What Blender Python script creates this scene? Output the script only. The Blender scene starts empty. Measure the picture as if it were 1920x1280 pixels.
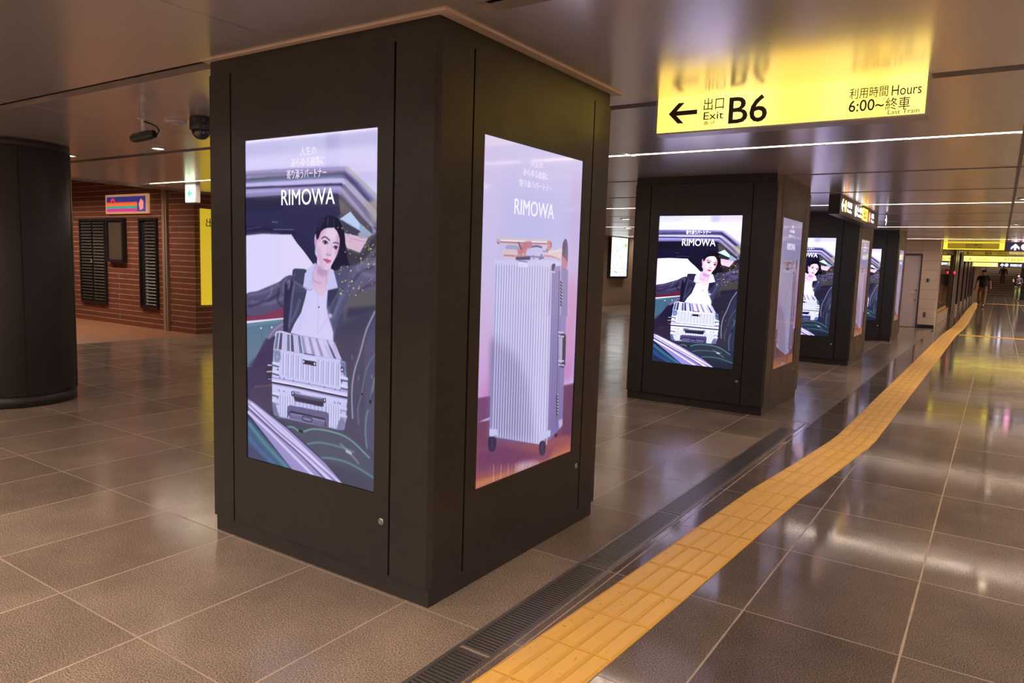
import bpy, bmesh, math, random
import numpy as np
from mathutils import Vector, Matrix

S = 2.4/2.7            # plan units -> metres (the ceiling stands 2.4 m above the floor)
C = bpy.context.scene.collection
sc = bpy.context.scene

# ------------------------------------------------------------------ camera, world, exposure
cam_d = bpy.data.cameras.new('camera'); cam = bpy.data.objects.new('camera', cam_d); C.objects.link(cam)
cam_d.sensor_width = 36.0; cam_d.lens = 36.0*1359.38/1920.0; cam_d.clip_start = .05; cam_d.clip_end = 300
YAW, PIT, ROL = -0.5878, -0.1091, 0.0321
_f = Vector((math.sin(YAW)*math.cos(PIT), math.cos(YAW)*math.cos(PIT), math.sin(PIT)))
_r = Vector((math.cos(YAW), -math.sin(YAW), 0)); _u = _r.cross(_f)
_r2 = math.cos(ROL)*_r+math.sin(ROL)*_u; _u2 = -math.sin(ROL)*_r+math.cos(ROL)*_u
M = Matrix.Identity(4)
for i in range(3): M[i][0] = _r2[i]; M[i][1] = _u2[i]; M[i][2] = -_f[i]
M.translation = Vector((2.0935, -2.5061, 1.64))*S
cam.matrix_world = M; sc.camera = cam
w = bpy.data.worlds.new('world'); sc.world = w; w.use_nodes = True
w.node_tree.nodes['Background'].inputs[0].default_value = (1, .8, .65, 1)
w.node_tree.nodes['Background'].inputs[1].default_value = .05
sc.view_settings.view_transform = 'Standard'; sc.view_settings.look = 'None'
sc.view_settings.exposure = 0.0; sc.view_settings.gamma = 1.0; sc.view_settings.use_curve_mapping = False
STRIP_POWER = 40.0       # radiance of the linear ceiling lights
DOWN_POWER = 400.0       # watts of each added downlight beside the right wall and behind the camera
# ------------------------------------------------------------------ materials
def lin(c): return tuple(((v/255)/12.92 if v/255 <= .04045 else ((v/255+.055)/1.055)**2.4) for v in c)
MATS = {}
def mat(name, col=(.5, .5, .5), rough=.5, metal=0., emit=None, es=0., spec=.5, trans=0., coat=0.):
    if name in MATS: return MATS[name]
    m = bpy.data.materials.new(name); m.use_nodes = True; b = m.node_tree.nodes['Principled BSDF']
    b.inputs['Base Color'].default_value = (*col, 1); b.inputs['Roughness'].default_value = rough
    b.inputs['Metallic'].default_value = metal; b.inputs['Specular IOR Level'].default_value = spec
    b.inputs['Coat Weight'].default_value = coat
    if trans: b.inputs['Transmission Weight'].default_value = trans
    if emit: b.inputs['Emission Color'].default_value = (*emit, 1); b.inputs['Emission Strength'].default_value = es
    MATS[name] = m; return m
class N:
    def __init__(s, m): s.m = m; s.t = m.node_tree; s.b = s.t.nodes['Principled BSDF']
    def n(s, typ, **kw):
        o = s.t.nodes.new(typ)
        for k, v in kw.items():
            if k.startswith('i_'): o.inputs[int(k[2:]) if k[2:].isdigit() else k[2:]].default_value = v
            else: setattr(o, k, v)
        return o
    def l(s, a, b): s.t.links.new(a, b)
    def math(s, op, a, b=None, c=None):
        o = s.n('ShaderNodeMath', operation=op)
        for i, v in enumerate((a, b, c)):
            if v is None: continue
            if isinstance(v, (int, float)): o.inputs[i].default_value = v
            else: s.l(v, o.inputs[i])
        return o.outputs[0]
    def mix(s, fac, a, b):
        o = s.n('ShaderNodeMix', data_type='RGBA')
        for i, v in ((0, fac), (6, a), (7, b)):
            if isinstance(v, (int, float)): o.inputs[i].default_value = v if i == 0 else (v, v, v, 1)
            elif isinstance(v, tuple): o.inputs[i].default_value = (*v, 1)
            else: s.l(v, o.inputs[i])
        return o.outputs[2]
    def pos(s):
        g = s.n('ShaderNodeNewGeometry'); v = s.n('ShaderNodeVectorMath', operation='SCALE'); s.l(g.outputs['Position'], v.inputs[0])
        v.inputs[3].default_value = 1/S; return v.outputs[0]
    def xyz(s, v):
        o = s.n('ShaderNodeSeparateXYZ'); s.l(v, o.inputs[0]); return o.outputs
    def comb(s, x, y, z=0.):
        o = s.n('ShaderNodeCombineXYZ')
        for i, v in enumerate((x, y, z)):
            if isinstance(v, (int, float)): o.inputs[i].default_value = v
            else: s.l(v, o.inputs[i])
        return o.outputs[0]
    def noise(s, vec, scale, detail=3., rough=.5):
        o = s.n('ShaderNodeTexNoise'); o.inputs['Scale'].default_value = scale; o.inputs['Detail'].default_value = detail
        o.inputs['Roughness'].default_value = rough; s.l(vec, o.inputs['Vector']); return o.outputs[0]
    def ramp(s, fac, stops):
        o = s.n('ShaderNodeValToRGB'); e = o.color_ramp.elements
        while len(e) > 1: e.remove(e[0])
        e[0].position = stops[0][0]; e[0].color = (*stops[0][1], 1)
        for p, c in stops[1:]: q = e.new(p); q.color = (*c, 1)
        s.l(fac, o.inputs[0]); return o.outputs[0]
    def rmap(s, v, a, b, c, d):
        o = s.n('ShaderNodeMapRange'); s.l(v, o.inputs[0])
        for i, q in enumerate((a, b, c, d)): o.inputs[i+1].default_value = q
        return o.outputs[0]
def line_mask(g, v, half):     # 1 on whole numbers of v, within half
    f = g.math('FRACT', v); d = g.math('MINIMUM', f, g.math('SUBTRACT', 1., f)); return g.math('LESS_THAN', d, half)
def bump(g, h, strength, dist):
    o = g.n('ShaderNodeBump'); o.inputs['Strength'].default_value = strength; o.inputs['Distance'].default_value = dist
    g.l(h, o.inputs['Height']); g.l(o.outputs[0], g.b.inputs['Normal'])

def make_floor():
    m = mat('polished_granite_tiles', rough=.2); g = N(m); p = g.pos(); x, y, z = g.xyz(p)
    tx = g.math('DIVIDE', g.math('ADD', x, .15), .675); ty = g.math('DIVIDE', g.math('ADD', y, .0), .93)
    wn = g.n('ShaderNodeTexWhiteNoise', noise_dimensions='2D'); g.l(g.comb(g.math('FLOOR', tx), g.math('FLOOR', ty)), wn.inputs['Vector'])
    right = g.math('GREATER_THAN', x, .49)
    tone = g.mix(wn.outputs[0], (.165, .128, .105), (.245, .195, .162))
    tone_r = g.mix(wn.outputs[0], (.085, .068, .062), (.125, .101, .089))
    base = g.mix(right, tone, tone_r)
    sp = g.noise(p, 160., 2.); spm = g.ramp(sp, [(.34, (.42, .42, .42)), (.5, (1, 1, 1)), (.66, (1.8, 1.7, 1.6))])
    mu = g.n('ShaderNodeMix', data_type='RGBA', blend_type='MULTIPLY'); mu.inputs[0].default_value = 1; g.l(base, mu.inputs[6]); g.l(spm, mu.inputs[7])
    cl = g.noise(p, 1.7, 5., .6); clm = g.ramp(cl, [(.3, (.8, .8, .8)), (.5, (1, 1, 1)), (.7, (1.25, 1.22, 1.2))])
    m2 = g.n('ShaderNodeMix', data_type='RGBA', blend_type='MULTIPLY'); m2.inputs[0].default_value = 1; g.l(mu.outputs[2], m2.inputs[6]); g.l(clm, m2.inputs[7])
    st = g.noise(g.comb(x, g.math('MULTIPLY', y, 1.6), 3.), 3.1, 6., .62); stm = g.ramp(st, [(.66, (0, 0, 0)), (.74, (1, 1, 1))])
    c3 = g.mix(g.math('MULTIPLY', stm, .35), m2.outputs[2], (.25, .205, .175))
    w1 = g.noise(p, 5., 2.); half = g.rmap(w1, .3, .7, .0045, .009)
    lx = line_mask(g, tx, half); ly = line_mask(g, ty, g.math('MULTIPLY', half, .6)); lm = g.math('MAXIMUM', lx, ly)
    c4 = g.mix(g.math('MAXIMUM', g.math('MULTIPLY', lx, .75), g.math('MULTIPLY', ly, .5)), c3, (.36, .28, .22))
    g.l(c4, g.b.inputs['Base Color'])
    r = g.mix(right, g.rmap(g.noise(p, 2.3, 4.), .3, .7, .14, .22), g.rmap(g.noise(p, 2.3, 4.), .3, .7, .06, .115))
    r2 = g.mix(lm, r, .45); g.l(r2, g.b.inputs['Roughness'])
    g.b.inputs['Specular IOR Level'].default_value = .45
    hgt = g.math('SUBTRACT', g.math('MULTIPLY', g.noise(p, 5., 2.), .4), lm); bump(g, hgt, .05, .002)
    return m
def make_ceiling():
    m = mat('satin_metal_ceiling', (.7, .6, .54), .235, .72); g = N(m); p = g.pos(); x, y, z = g.xyz(p)
    wn = g.n('ShaderNodeTexWhiteNoise', noise_dimensions='2D')
    g.l(g.comb(g.math('FLOOR', g.math('DIVIDE', g.math('ADD', x, .98), 3.13)), g.math('FLOOR', g.math('DIVIDE', y, 2.))), wn.inputs['Vector'])
    g.l(g.mix(wn.outputs[0], (.82, .745, .71), (.89, .81, .77)), g.b.inputs['Base Color'])
    return m
def make_brick():
    m = mat('red_brick', rough=.6); g = N(m); p = g.pos(); x, y, z = g.xyz(p)
    b = g.n('ShaderNodeTexBrick'); g.l(g.comb(g.math('ADD', x, y), z), b.inputs['Vector'])
    b.inputs['Color1'].default_value = (.21, .055, .024, 1); b.inputs['Color2'].default_value = (.15, .042, .021, 1)
    b.inputs['Mortar'].default_value = (.40, .27, .19, 1)
    for k, v in (('Scale', 1.), ('Mortar Size', .010), ('Brick Width', 4.0), ('Row Height', .112), ('Mortar Smooth', .2), ('Bias', -.1)): b.inputs[k].default_value = v
    n = g.noise(p, 9., 3.); c = g.mix(g.rmap(n, .35, .7, 0., .45), b.outputs[0], (.10, .04, .028))
    g.l(c, g.b.inputs['Base Color']); bump(g, g.math('SUBTRACT', 1., b.outputs[1]), .5, .01); return m
def make_tile_wall(name, c, w, h, axis):
    m = mat(name, c, .42); g = N(m); p = g.pos(); q = g.xyz(p)
    lm = g.math('MAXIMUM', line_mask(g, g.math('DIVIDE', q[axis], w), .006/w), line_mask(g, g.math('DIVIDE', q[2], h), .006/h))
    n = g.noise(p, 2., 3.); c1 = g.mix(g.rmap(n, .3, .7, 0, .25), c, tuple(v*.85 for v in c))
    g.l(g.mix(lm, c1, tuple(v*.55 for v in c)), g.b.inputs['Base Color']); return m
def make_pillar():
    m = mat('dark_bronze_panel', (.036, .031, .028), .42, .2); g = N(m); p = g.pos()
    n = g.noise(p, 14., 4.); g.l(g.mix(g.rmap(n, .3, .7, 0, 1), (.021, .0188, .0182), (.028, .0255, .0245)), g.b.inputs['Base Color'])
    g.l(g.rmap(g.noise(p, 3., 5.), .3, .7, .34, .46), g.b.inputs['Roughness']); return m
def make_orange_floor():
    m = mat('orange_paving', (.25, .11, .05), .5); g = N(m); p = g.pos(); x, y, z = g.xyz(p)
    lm = g.math('MAXIMUM', line_mask(g, g.math('DIVIDE', x, .33), .02), line_mask(g, g.math('DIVIDE', y, .33), .02))
    n = g.noise(p, 4., 4.); c = g.mix(g.rmap(n, .3, .7, 0, 1), (.30, .135, .062), (.22, .092, .042))
    g.l(g.mix(lm, c, (.19, .09, .05)), g.b.inputs['Base Color']); return m
def make_tactile():
    m = mat('yellow_tactile_rubber', (.70, .37, .065), .42); g = N(m); p = g.pos()
    n = g.noise(p, 3., 5.); n2 = g.noise(p, 40., 3.)
    c = g.mix(g.rmap(n, .35, .7, 0, 1), (.74, .43, .085), (.68, .39, .10))
    g.l(g.mix(g.ramp(n2, [(.66, (0, 0, 0)), (.74, (1, 1, 1))]), c, (.32, .17, .05)), g.b.inputs['Base Color']); return m
def make_poster():
    m = mat('backlit_poster_print', (.02, .02, .02), .2); g = N(m); p = g.pos(); x, y, z = g.xyz(p)
    q = g.comb(y, z)
    a = g.noise(q, 2.2, 3.); c = g.ramp(a, [(.3, lin((170, 205, 235))), (.42, lin((235, 245, 255))), (.55, lin((255, 255, 255))), (.62, lin((240, 250, 225))), (.72, lin((170, 205, 110)))])
    b = g.noise(q, 7., 3.); low = g.rmap(z, 2.0, 1.4, 0., 1.)
    c2 = g.ramp(b, [(.36, lin((80, 160, 200))), (.45, lin((235, 240, 250))), (.55, lin((255, 250, 240))), (.64, lin((235, 140, 60)))])
    g.l(g.mix(g.math('MULTIPLY', low, .75), c, c2), g.b.inputs['Emission Color']); g.b.inputs['Emission Strength'].default_value = 1.25; return m
def make_screen(name, lift, gain, tint, gamma=1.):
    m = mat(name, (.004, .004, .005), .07, spec=.5); g = N(m)
    a = g.n('ShaderNodeAttribute', attribute_name='picture')
    s1 = g.n('ShaderNodeVectorMath', operation='SUBTRACT'); g.l(a.outputs['Color'], s1.inputs[0]); s1.inputs[1].default_value = (lift[0], lift[1], lift[2])
    s2 = g.n('ShaderNodeVectorMath', operation='MAXIMUM'); g.l(s1.outputs[0], s2.inputs[0])
    s2.inputs[1].default_value = (.0015, .0015, .002)
    s3 = g.n('ShaderNodeVectorMath', operation='MULTIPLY'); s3.inputs[1].default_value = tuple(gain*t for t in tint)
    gm = g.n('ShaderNodeGamma'); gm.inputs[1].default_value = gamma; g.l(s2.outputs[0], gm.inputs[0]); g.l(gm.outputs[0], s3.inputs[0])
    g.l(s3.outputs[0], g.b.inputs['Emission Color']); g.b.inputs['Emission Strength'].default_value = 1.; return m
def make_sign_yellow():
    m = mat('lit_yellow_sign_face', (.6, .42, .05), .35); g = N(m); p = g.pos(); x, y, z = g.xyz(p)
    a = g.rmap(g.noise(g.comb(g.math('MULTIPLY', x, 1.4), 0.), 1.6, 1.), .35, .65, 0., 1.)
    g.l(g.mix(a, (1., .66, .09), (1., .76, .20)), g.b.inputs['Emission Color']); g.b.inputs['Emission Strength'].default_value = 1.7; return m
M_FLOOR = make_floor(); M_CEIL = make_ceiling(); M_BRICK = make_brick(); M_PIL = make_pillar(); M_ORANGE = make_orange_floor()
M_TACT = make_tactile(); M_POSTER = make_poster()
M_TILE_X = make_tile_wall('beige_wall_tiles', (.60, .48, .40), .9, .30, 0); M_TILE_Y = make_tile_wall('beige_wall_panels', (.40, .30, .235), .95, .9, 1)
M_SCR_FAINT = make_screen('screen_picture_veiled', (0, 0, 0), 1.0, (1, 1, 1)); M_SCR = make_screen('screen_picture', (0, 0, 0), 2.5, (1.0, 1.04, .84), 1.65)
M_SCR_CASE = make_screen('screen_picture_violet', (0, 0, 0), .95, (1, 1, 1)); M_SCR_CASE2 = make_screen('screen_picture_dim', (.02, .02, .03), .50, (.85, .85, .95))
M_YEL = make_sign_yellow()
M_GAP = mat('shadow_gap', (.006, .005, .005), .7); M_CHROME = mat('chrome', (.75, .75, .75), .15, 1.)
M_STRIP = mat('linear_light_diffuser', (.8, .7, .6), .5, emit=(1, .84, .70), es=STRIP_POWER)
M_SLOT = mat('slot_lining', (.30, .23, .18), .5); M_FRAME = mat('sign_frame_silver', (.58, .53, .50), .35, .6)
M_INK = mat('black_lettering', (.03, .02, .004), .5); M_BLACK = mat('black_plastic', (.016, .015, .018), .32)
M_WHITE = mat('white_painted_metal', (.62, .56, .52), .45); M_STEEL = mat('drain_steel', (.30, .27, .25), .33, .85)
M_DARKCOL = mat('black_column_cladding', (.030, .026, .027), .46, .2); M_DOOR = mat('pale_door_paint', (.52, .44, .44), .4)
M_DFRAME = mat('dark_door_frame', (.05, .04, .05), .4); M_STONE = mat('pale_stone', (.40, .33, .28), .35)
M_WARMW = mat('warm_plaster', (.42, .30, .22), .55); M_GLASS = mat('dark_shop_glass', (.02, .016, .013), .04, spec=.9)
M_DOWN = mat('downlight_lamp', (.9, .8, .6), .5, emit=(1, .82, .55), es=25.); M_TEXTW = mat('lit_white_lettering', (.8, .8, .85), .5, emit=(.86, .86, 1.), es=1.0)
M_TEXTF = mat('faint_lettering', (.5, .5, .55), .5, emit=(.70, .68, .88), es=.95); M_TEXTB = mat('bright_white_lettering', (.8, .8, .85), .5, emit=(.95, .95, 1.), es=2.2)
M_EXITW = mat('exit_light_white', (.8, .85, .8), .4, emit=(.72, 1., .66), es=1.35); M_GREEN = mat('exit_green', (0, .3, .12), .4, emit=(.02, .55, .25), es=1.)

# ------------------------------------------------------------------ builders
def box(bm, x0, x1, y0, y1, z0, z1, bev=0., mi=0):
    r = bmesh.ops.create_cube(bm, size=1.); vs = r['verts']
    for v in vs: v.co = Vector(((x0+x1)/2+v.co.x*(x1-x0), (y0+y1)/2+v.co.y*(y1-y0), (z0+z1)/2+v.co.z*(z1-z0)))
    fs = set(f for v in vs for f in v.link_faces)
    for f in fs: f.material_index = mi
    if bev:
        es = set(e for v in vs for e in v.link_edges)
        r = bmesh.ops.bevel(bm, geom=list(es), offset=bev, segments=2, affect='EDGES', profile=.5)
        for f in r['faces']: f.material_index = mi
def prism(bm, pts, z0, z1, mi=0):
    a = [bm.verts.new((x, y, z0)) for x, y in pts]; b = [bm.verts.new((x, y, z1)) for x, y in pts]
    n = len(pts); fs = [bm.faces.new(a[::-1]), bm.faces.new(b)]
    for i in range(n): fs.append(bm.faces.new((a[i], a[(i+1) % n], b[(i+1) % n], b[i])))
    for f in fs: f.material_index = mi
def lathe(bm, prof, c=(0, 0), n=32, mi=0):
    rings = []
    for r, z in prof: rings.append([bm.verts.new((c[0]+r*math.cos(2*math.pi*i/n), c[1]+r*math.sin(2*math.pi*i/n), z)) for i in range(n)])
    for a, b in zip(rings[:-1], rings[1:]):
        for i in range(n):
            f = bm.faces.new((a[i], a[(i+1) % n], b[(i+1) % n], b[i])); f.smooth = True; f.material_index = mi
    for r in (rings[0], rings[-1]):
        f = bm.faces.new(r); f.material_index = mi
def tube(bm, pts, r, n=8):
    pts = [Vector(p) for p in pts]; rings = []
    for i, p in enumerate(pts):
        d = (pts[min(i+1, len(pts)-1)]-pts[max(i-1, 0)]).normalized(); a = d.cross(Vector((0, 0, 1)))
        if a.length < .1: a = d.cross(Vector((1, 0, 0)))
        a.normalize(); b = d.cross(a); rr = r[i] if isinstance(r, (list, tuple)) else r
        rings.append([bm.verts.new(p+rr*(a*math.cos(2*math.pi*k/n)+b*math.sin(2*math.pi*k/n))) for k in range(n)])
    for a, b in zip(rings[:-1], rings[1:]):
        for i in range(n): f = bm.faces.new((a[i], a[(i+1) % n], b[(i+1) % n], b[i])); f.smooth = True
    for q in (rings[0], rings[-1]): bm.faces.new(q)
def obj(name, bm, mats, parent=None, loc=(0, 0, 0), rotz=0., scale=S):
    me = bpy.data.meshes.new(name); bmesh.ops.recalc_face_normals(bm, faces=bm.faces); bm.transform(Matrix.Scale(scale, 4)); bm.to_mesh(me); bm.free()
    for m in (mats if isinstance(mats, (list, tuple)) else [mats]): me.materials.append(m)
    o = bpy.data.objects.new(name, me); C.objects.link(o); o.location = Vector(loc)*S; o.rotation_euler = (0, 0, rotz)
    if parent: o.parent = parent
    return o
def tag(o, label, cat, group=None, kind=None):
    o['label'] = label; o['category'] = cat
    if group: o['group'] = group
    o['kind'] = kind or 'thing'
    return o
def struct(name, bm, m, loc=(0, 0, 0), label=None):
    o = obj(name, bm, m, None, loc); o['kind'] = 'structure'
    if label: o['label'] = label
    return o
def empty(name, label, cat, loc=(0, 0, 0), rotz=0., group=None):
    o = bpy.data.objects.new(name, None); C.objects.link(o); o.location = Vector(loc)*S; o.rotation_euler = (0, 0, rotz); o.empty_display_size = .1
    return tag(o, label, cat, group)
def copy_tree(o, parent=None):
    c = o.copy(); C.objects.link(c); c.parent = parent
    for ch in [q for q in bpy.data.objects if q.parent == o]: copy_tree(ch, c)
    return c
def B(*boxes, bev=0.):
    bm = bmesh.new()
    for b in boxes: box(bm, *b[:6], bev=bev, mi=(b[6] if len(b) > 6 else 0))
    return bm
def text_bm(s, x0, x1, z0, z1, y, depth=.004, bold=0., mirror=False):
    """lettering that fills the rectangle x0..x1, z0..z1 on the plane y, facing -y"""
    cu = bpy.data.curves.new('t', 'FONT'); cu.body = s; cu.extrude = 0; cu.offset = bold; cu.resolution_u = 3
    t = bpy.data.objects.new('t', cu); C.objects.link(t); bpy.context.view_layer.update()
    me = bpy.data.meshes.new_from_object(t.evaluated_get(bpy.context.evaluated_depsgraph_get()))
    bpy.data.objects.remove(t); bpy.data.curves.remove(cu)
    bm = bmesh.new(); bm.from_mesh(me); bpy.data.meshes.remove(me)
    if not bm.verts: return bm
    xs = [v.co.x for v in bm.verts]; ys = [v.co.y for v in bm.verts]
    ax, bx, ay, by = min(xs), max(xs), min(ys), max(ys)
    for v in bm.verts:
        v.co = Vector((x0+(v.co.x-ax)/(bx-ax)*(x1-x0), y, z0+(v.co.y-ay)/(by-ay)*(z1-z0)))
    for f in bm.faces: f.material_index = 0
    r = bmesh.ops.extrude_face_region(bm, geom=bm.faces[:])
    for v in [g for g in r['geom'] if isinstance(g, bmesh.types.BMVert)]: v.co.y -= depth
    return bm
def join_bm(a, b):
    me = bpy.data.meshes.new('tmp'); b.to_mesh(me); b.free(); a.from_mesh(me); bpy.data.meshes.remove(me); return a
def flat_poly(bm, pts, y, depth=.004, mi=0):     # polygon in the x-z plane facing -y
    a = [bm.verts.new((x, y, z)) for x, z in pts]; b = [bm.verts.new((x, y-depth, z)) for x, z in pts]; n = len(pts)
    fs = [bm.faces.new(a), bm.faces.new(b[::-1])]+[bm.faces.new((a[i], b[i], b[(i+1) % n], a[(i+1) % n])) for i in range(n)]
    for f in fs: f.material_index = mi
def picture_mesh(name, img, w, h):
    """the lit advertisement: a flat grid carrying its own picture colours; x 0..w, z 0..h, y=0"""
    GH, GW = img.shape[:2]
    c = np.where(img <= .04045, img/12.92, ((img+.055)/1.055)**2.4)[::-1]
    xs = np.linspace(0, w*S, GW); zs = np.linspace(0, h*S, GH); X, Z = np.meshgrid(xs, zs)
    co = np.stack([X, np.zeros_like(X), Z], -1).reshape(-1, 3).astype(np.float32)
    i = np.arange(GW*GH).reshape(GH, GW); f = np.stack([i[:-1, :-1], i[:-1, 1:], i[1:, 1:], i[1:, :-1]], -1).reshape(-1, 4)
    me = bpy.data.meshes.new(name); me.vertices.add(len(co)); me.vertices.foreach_set('co', co.ravel())
    me.loops.add(f.size); me.loops.foreach_set('vertex_index', f.ravel().astype(np.int32))
    me.polygons.add(len(f)); me.polygons.foreach_set('loop_start', np.arange(0, f.size, 4, dtype=np.int32)); me.polygons.foreach_set('loop_total', np.full(len(f), 4, dtype=np.int32))
    me.update(calc_edges=True)
    at = me.color_attributes.new('picture', 'FLOAT_COLOR', 'POINT'); rgba = np.ones((len(co), 4), np.float32); rgba[:, :3] = c.reshape(-1, 3)
    at.data.foreach_set('color', rgba.ravel()); return me

# ------------------------------------------------------------------ the setting
struct('floor', B((-11., 5.3, -16, 76, -.1, 0)), M_FLOOR)
struct('floor', B((-19.5, -11.0, -6, 6.2, -.1, .0)), M_ORANGE, label='orange-brown paved floor in front of the brick wall')
PIL = [(0., 0), (5.755, 1), (11.368, 2), (17.283, 3)]       # near face of each pillar (y)
W = 1.68
bm = bmesh.new(); XJ = [-9.8, -7.24, -4.11, -.98, 2.15, 5.28]
ys = [2.*k for k in range(-8, 39)]
for a, b in zip(ys[:-1], ys[1:]):
    for x0, x1 in zip(XJ[:-1], XJ[1:]): box(bm, x0+.004, x1-.004, a+.12, b, 2.7, 2.74)
for y in (0.,): box(bm, -1.73, .17, y+.0, y+.12, 2.7, 2.74)
struct('ceiling', bm, M_CEIL)
for n, (py, k) in enumerate(PIL):
    a, b, c, e = -W-.025, .045, py-.02, py+W+.04
    if n: continue
    struct('trim_%d' % (n+3), B((a, b, c, py+.03, 2.692, 2.70), (a, b, py+W-.03, e, 2.692, 2.70), (a, -W+.03, py+.03, py+W-.03, 2.692, 2.70), (-.03, b, py+.03, py+W-.03, 2.692, 2.70)), mat('pale_ceiling_trim', (.58, .46, .38), .5), label='pale ceiling trim around a dark pillar')
bm = B((-9.8, 5.4, -16, 76, 2.775, 2.9))
struct('trim_8', B((-9.83, -9.8, -16, 46, 2.67, 2.9)), M_SLOT, label='edge of the lower ceiling towards the brick wall')
struct('ceiling', bm, M_SLOT, label='dark void above the ceiling slots')
struct('ceiling', B((-19.6, -9.83, -16, 46, 3.25, 3.35)), M_WARMW, label='higher ceiling along the brick and panelled walls')
struct('wall_left', B((-19.3, -11.5, 5.95, 6.3, 0, 3.25)), M_BRICK, label='red brick wall with pale joints')
struct('wall_left', B((-11.5, -11.1, 5.95, 9.2, 0, 3.25)), M_BRICK, label='red brick wall end turning away behind the nearest pillar')
struct('wall_left', B((-19.6, -19.3, -16, 6.3, 0, 3.3)), M_BRICK)
struct('wall_left', B((-11.5, -11.15, 9.2, 45.6, 0, 3.25)), M_TILE_Y, label='beige panelled wall behind the lit poster')
struct('trim_1', B((-12.16, -12.0, 5.90, 5.95, 0, 3.2), (-12.11, -12.05, 5.885, 5.90, 0, 3.2)), mat('pale_pilaster', (.30, .21, .16), .5), label='pale vertical joint strip on the brick wall')
struct('wall_back', B((-11.5, -2.2, 45.6, 46, 0, 3.25)), M_TILE_X)
bm = B((-2.2, -.86, 23.45, 24.3, 0, 2.72), (.04, .50, 23.45, 24.3, 0, 2.72), (-.86, .04, 23.45, 24.3, 2.29, 2.72), (-.86, .04, 23.75, 24.3, 0, 2.29))
struct('wall_front', bm, M_TILE_X, label='beige tiled wall with the door')
struct('wall_left', B((-2.2, .06, 24.3, 76, 0, 2.7)), M_WARMW, label='wall behind the shopfront and the dark piers')
struct('baseboard_front', B((.05, .505, 23.43, 23.45, 0, .11)), M_BLACK)
struct('wall_right', B((5.3, 5.6, -16, 78, 0, 2.9)), M_WARMW)
struct('wall_rear', B((-19.6, 5.6, -16.3, -16, 0, 3.3)), M_WARMW)
# stairs at the far end
bm = bmesh.new()
for k in range(22): box(bm, .1, 4.6, 75.5+k*.36, 83.8, k*.19, (k+1)*.19-.0)
struct('stairs', bm, mat('stair_stone', (.20, .155, .12), .5), label='broad stair rising at the far end of the passage')
bm = bmesh.new()
for k in range(22): box(bm, .1, 4.6, 75.49+k*.36, 75.53+k*.36, (k+1)*.19-.035, (k+1)*.19+.003)
struct('trim_2', bm, mat('stair_nosing', (.5, .41, .33), .4), label='pale stair nosings')
struct('wall_back', B((-2, 6, 83.8, 84.2, 0, 7), (-.3, .1, 75.5, 84, 0, 7), (4.6, 5.6, 75.5, 84, 0, 7), (-2, 6, 76, 84, 6.8, 7)), mat('dark_stairwell', (.16, .12, .09), .6))

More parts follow.
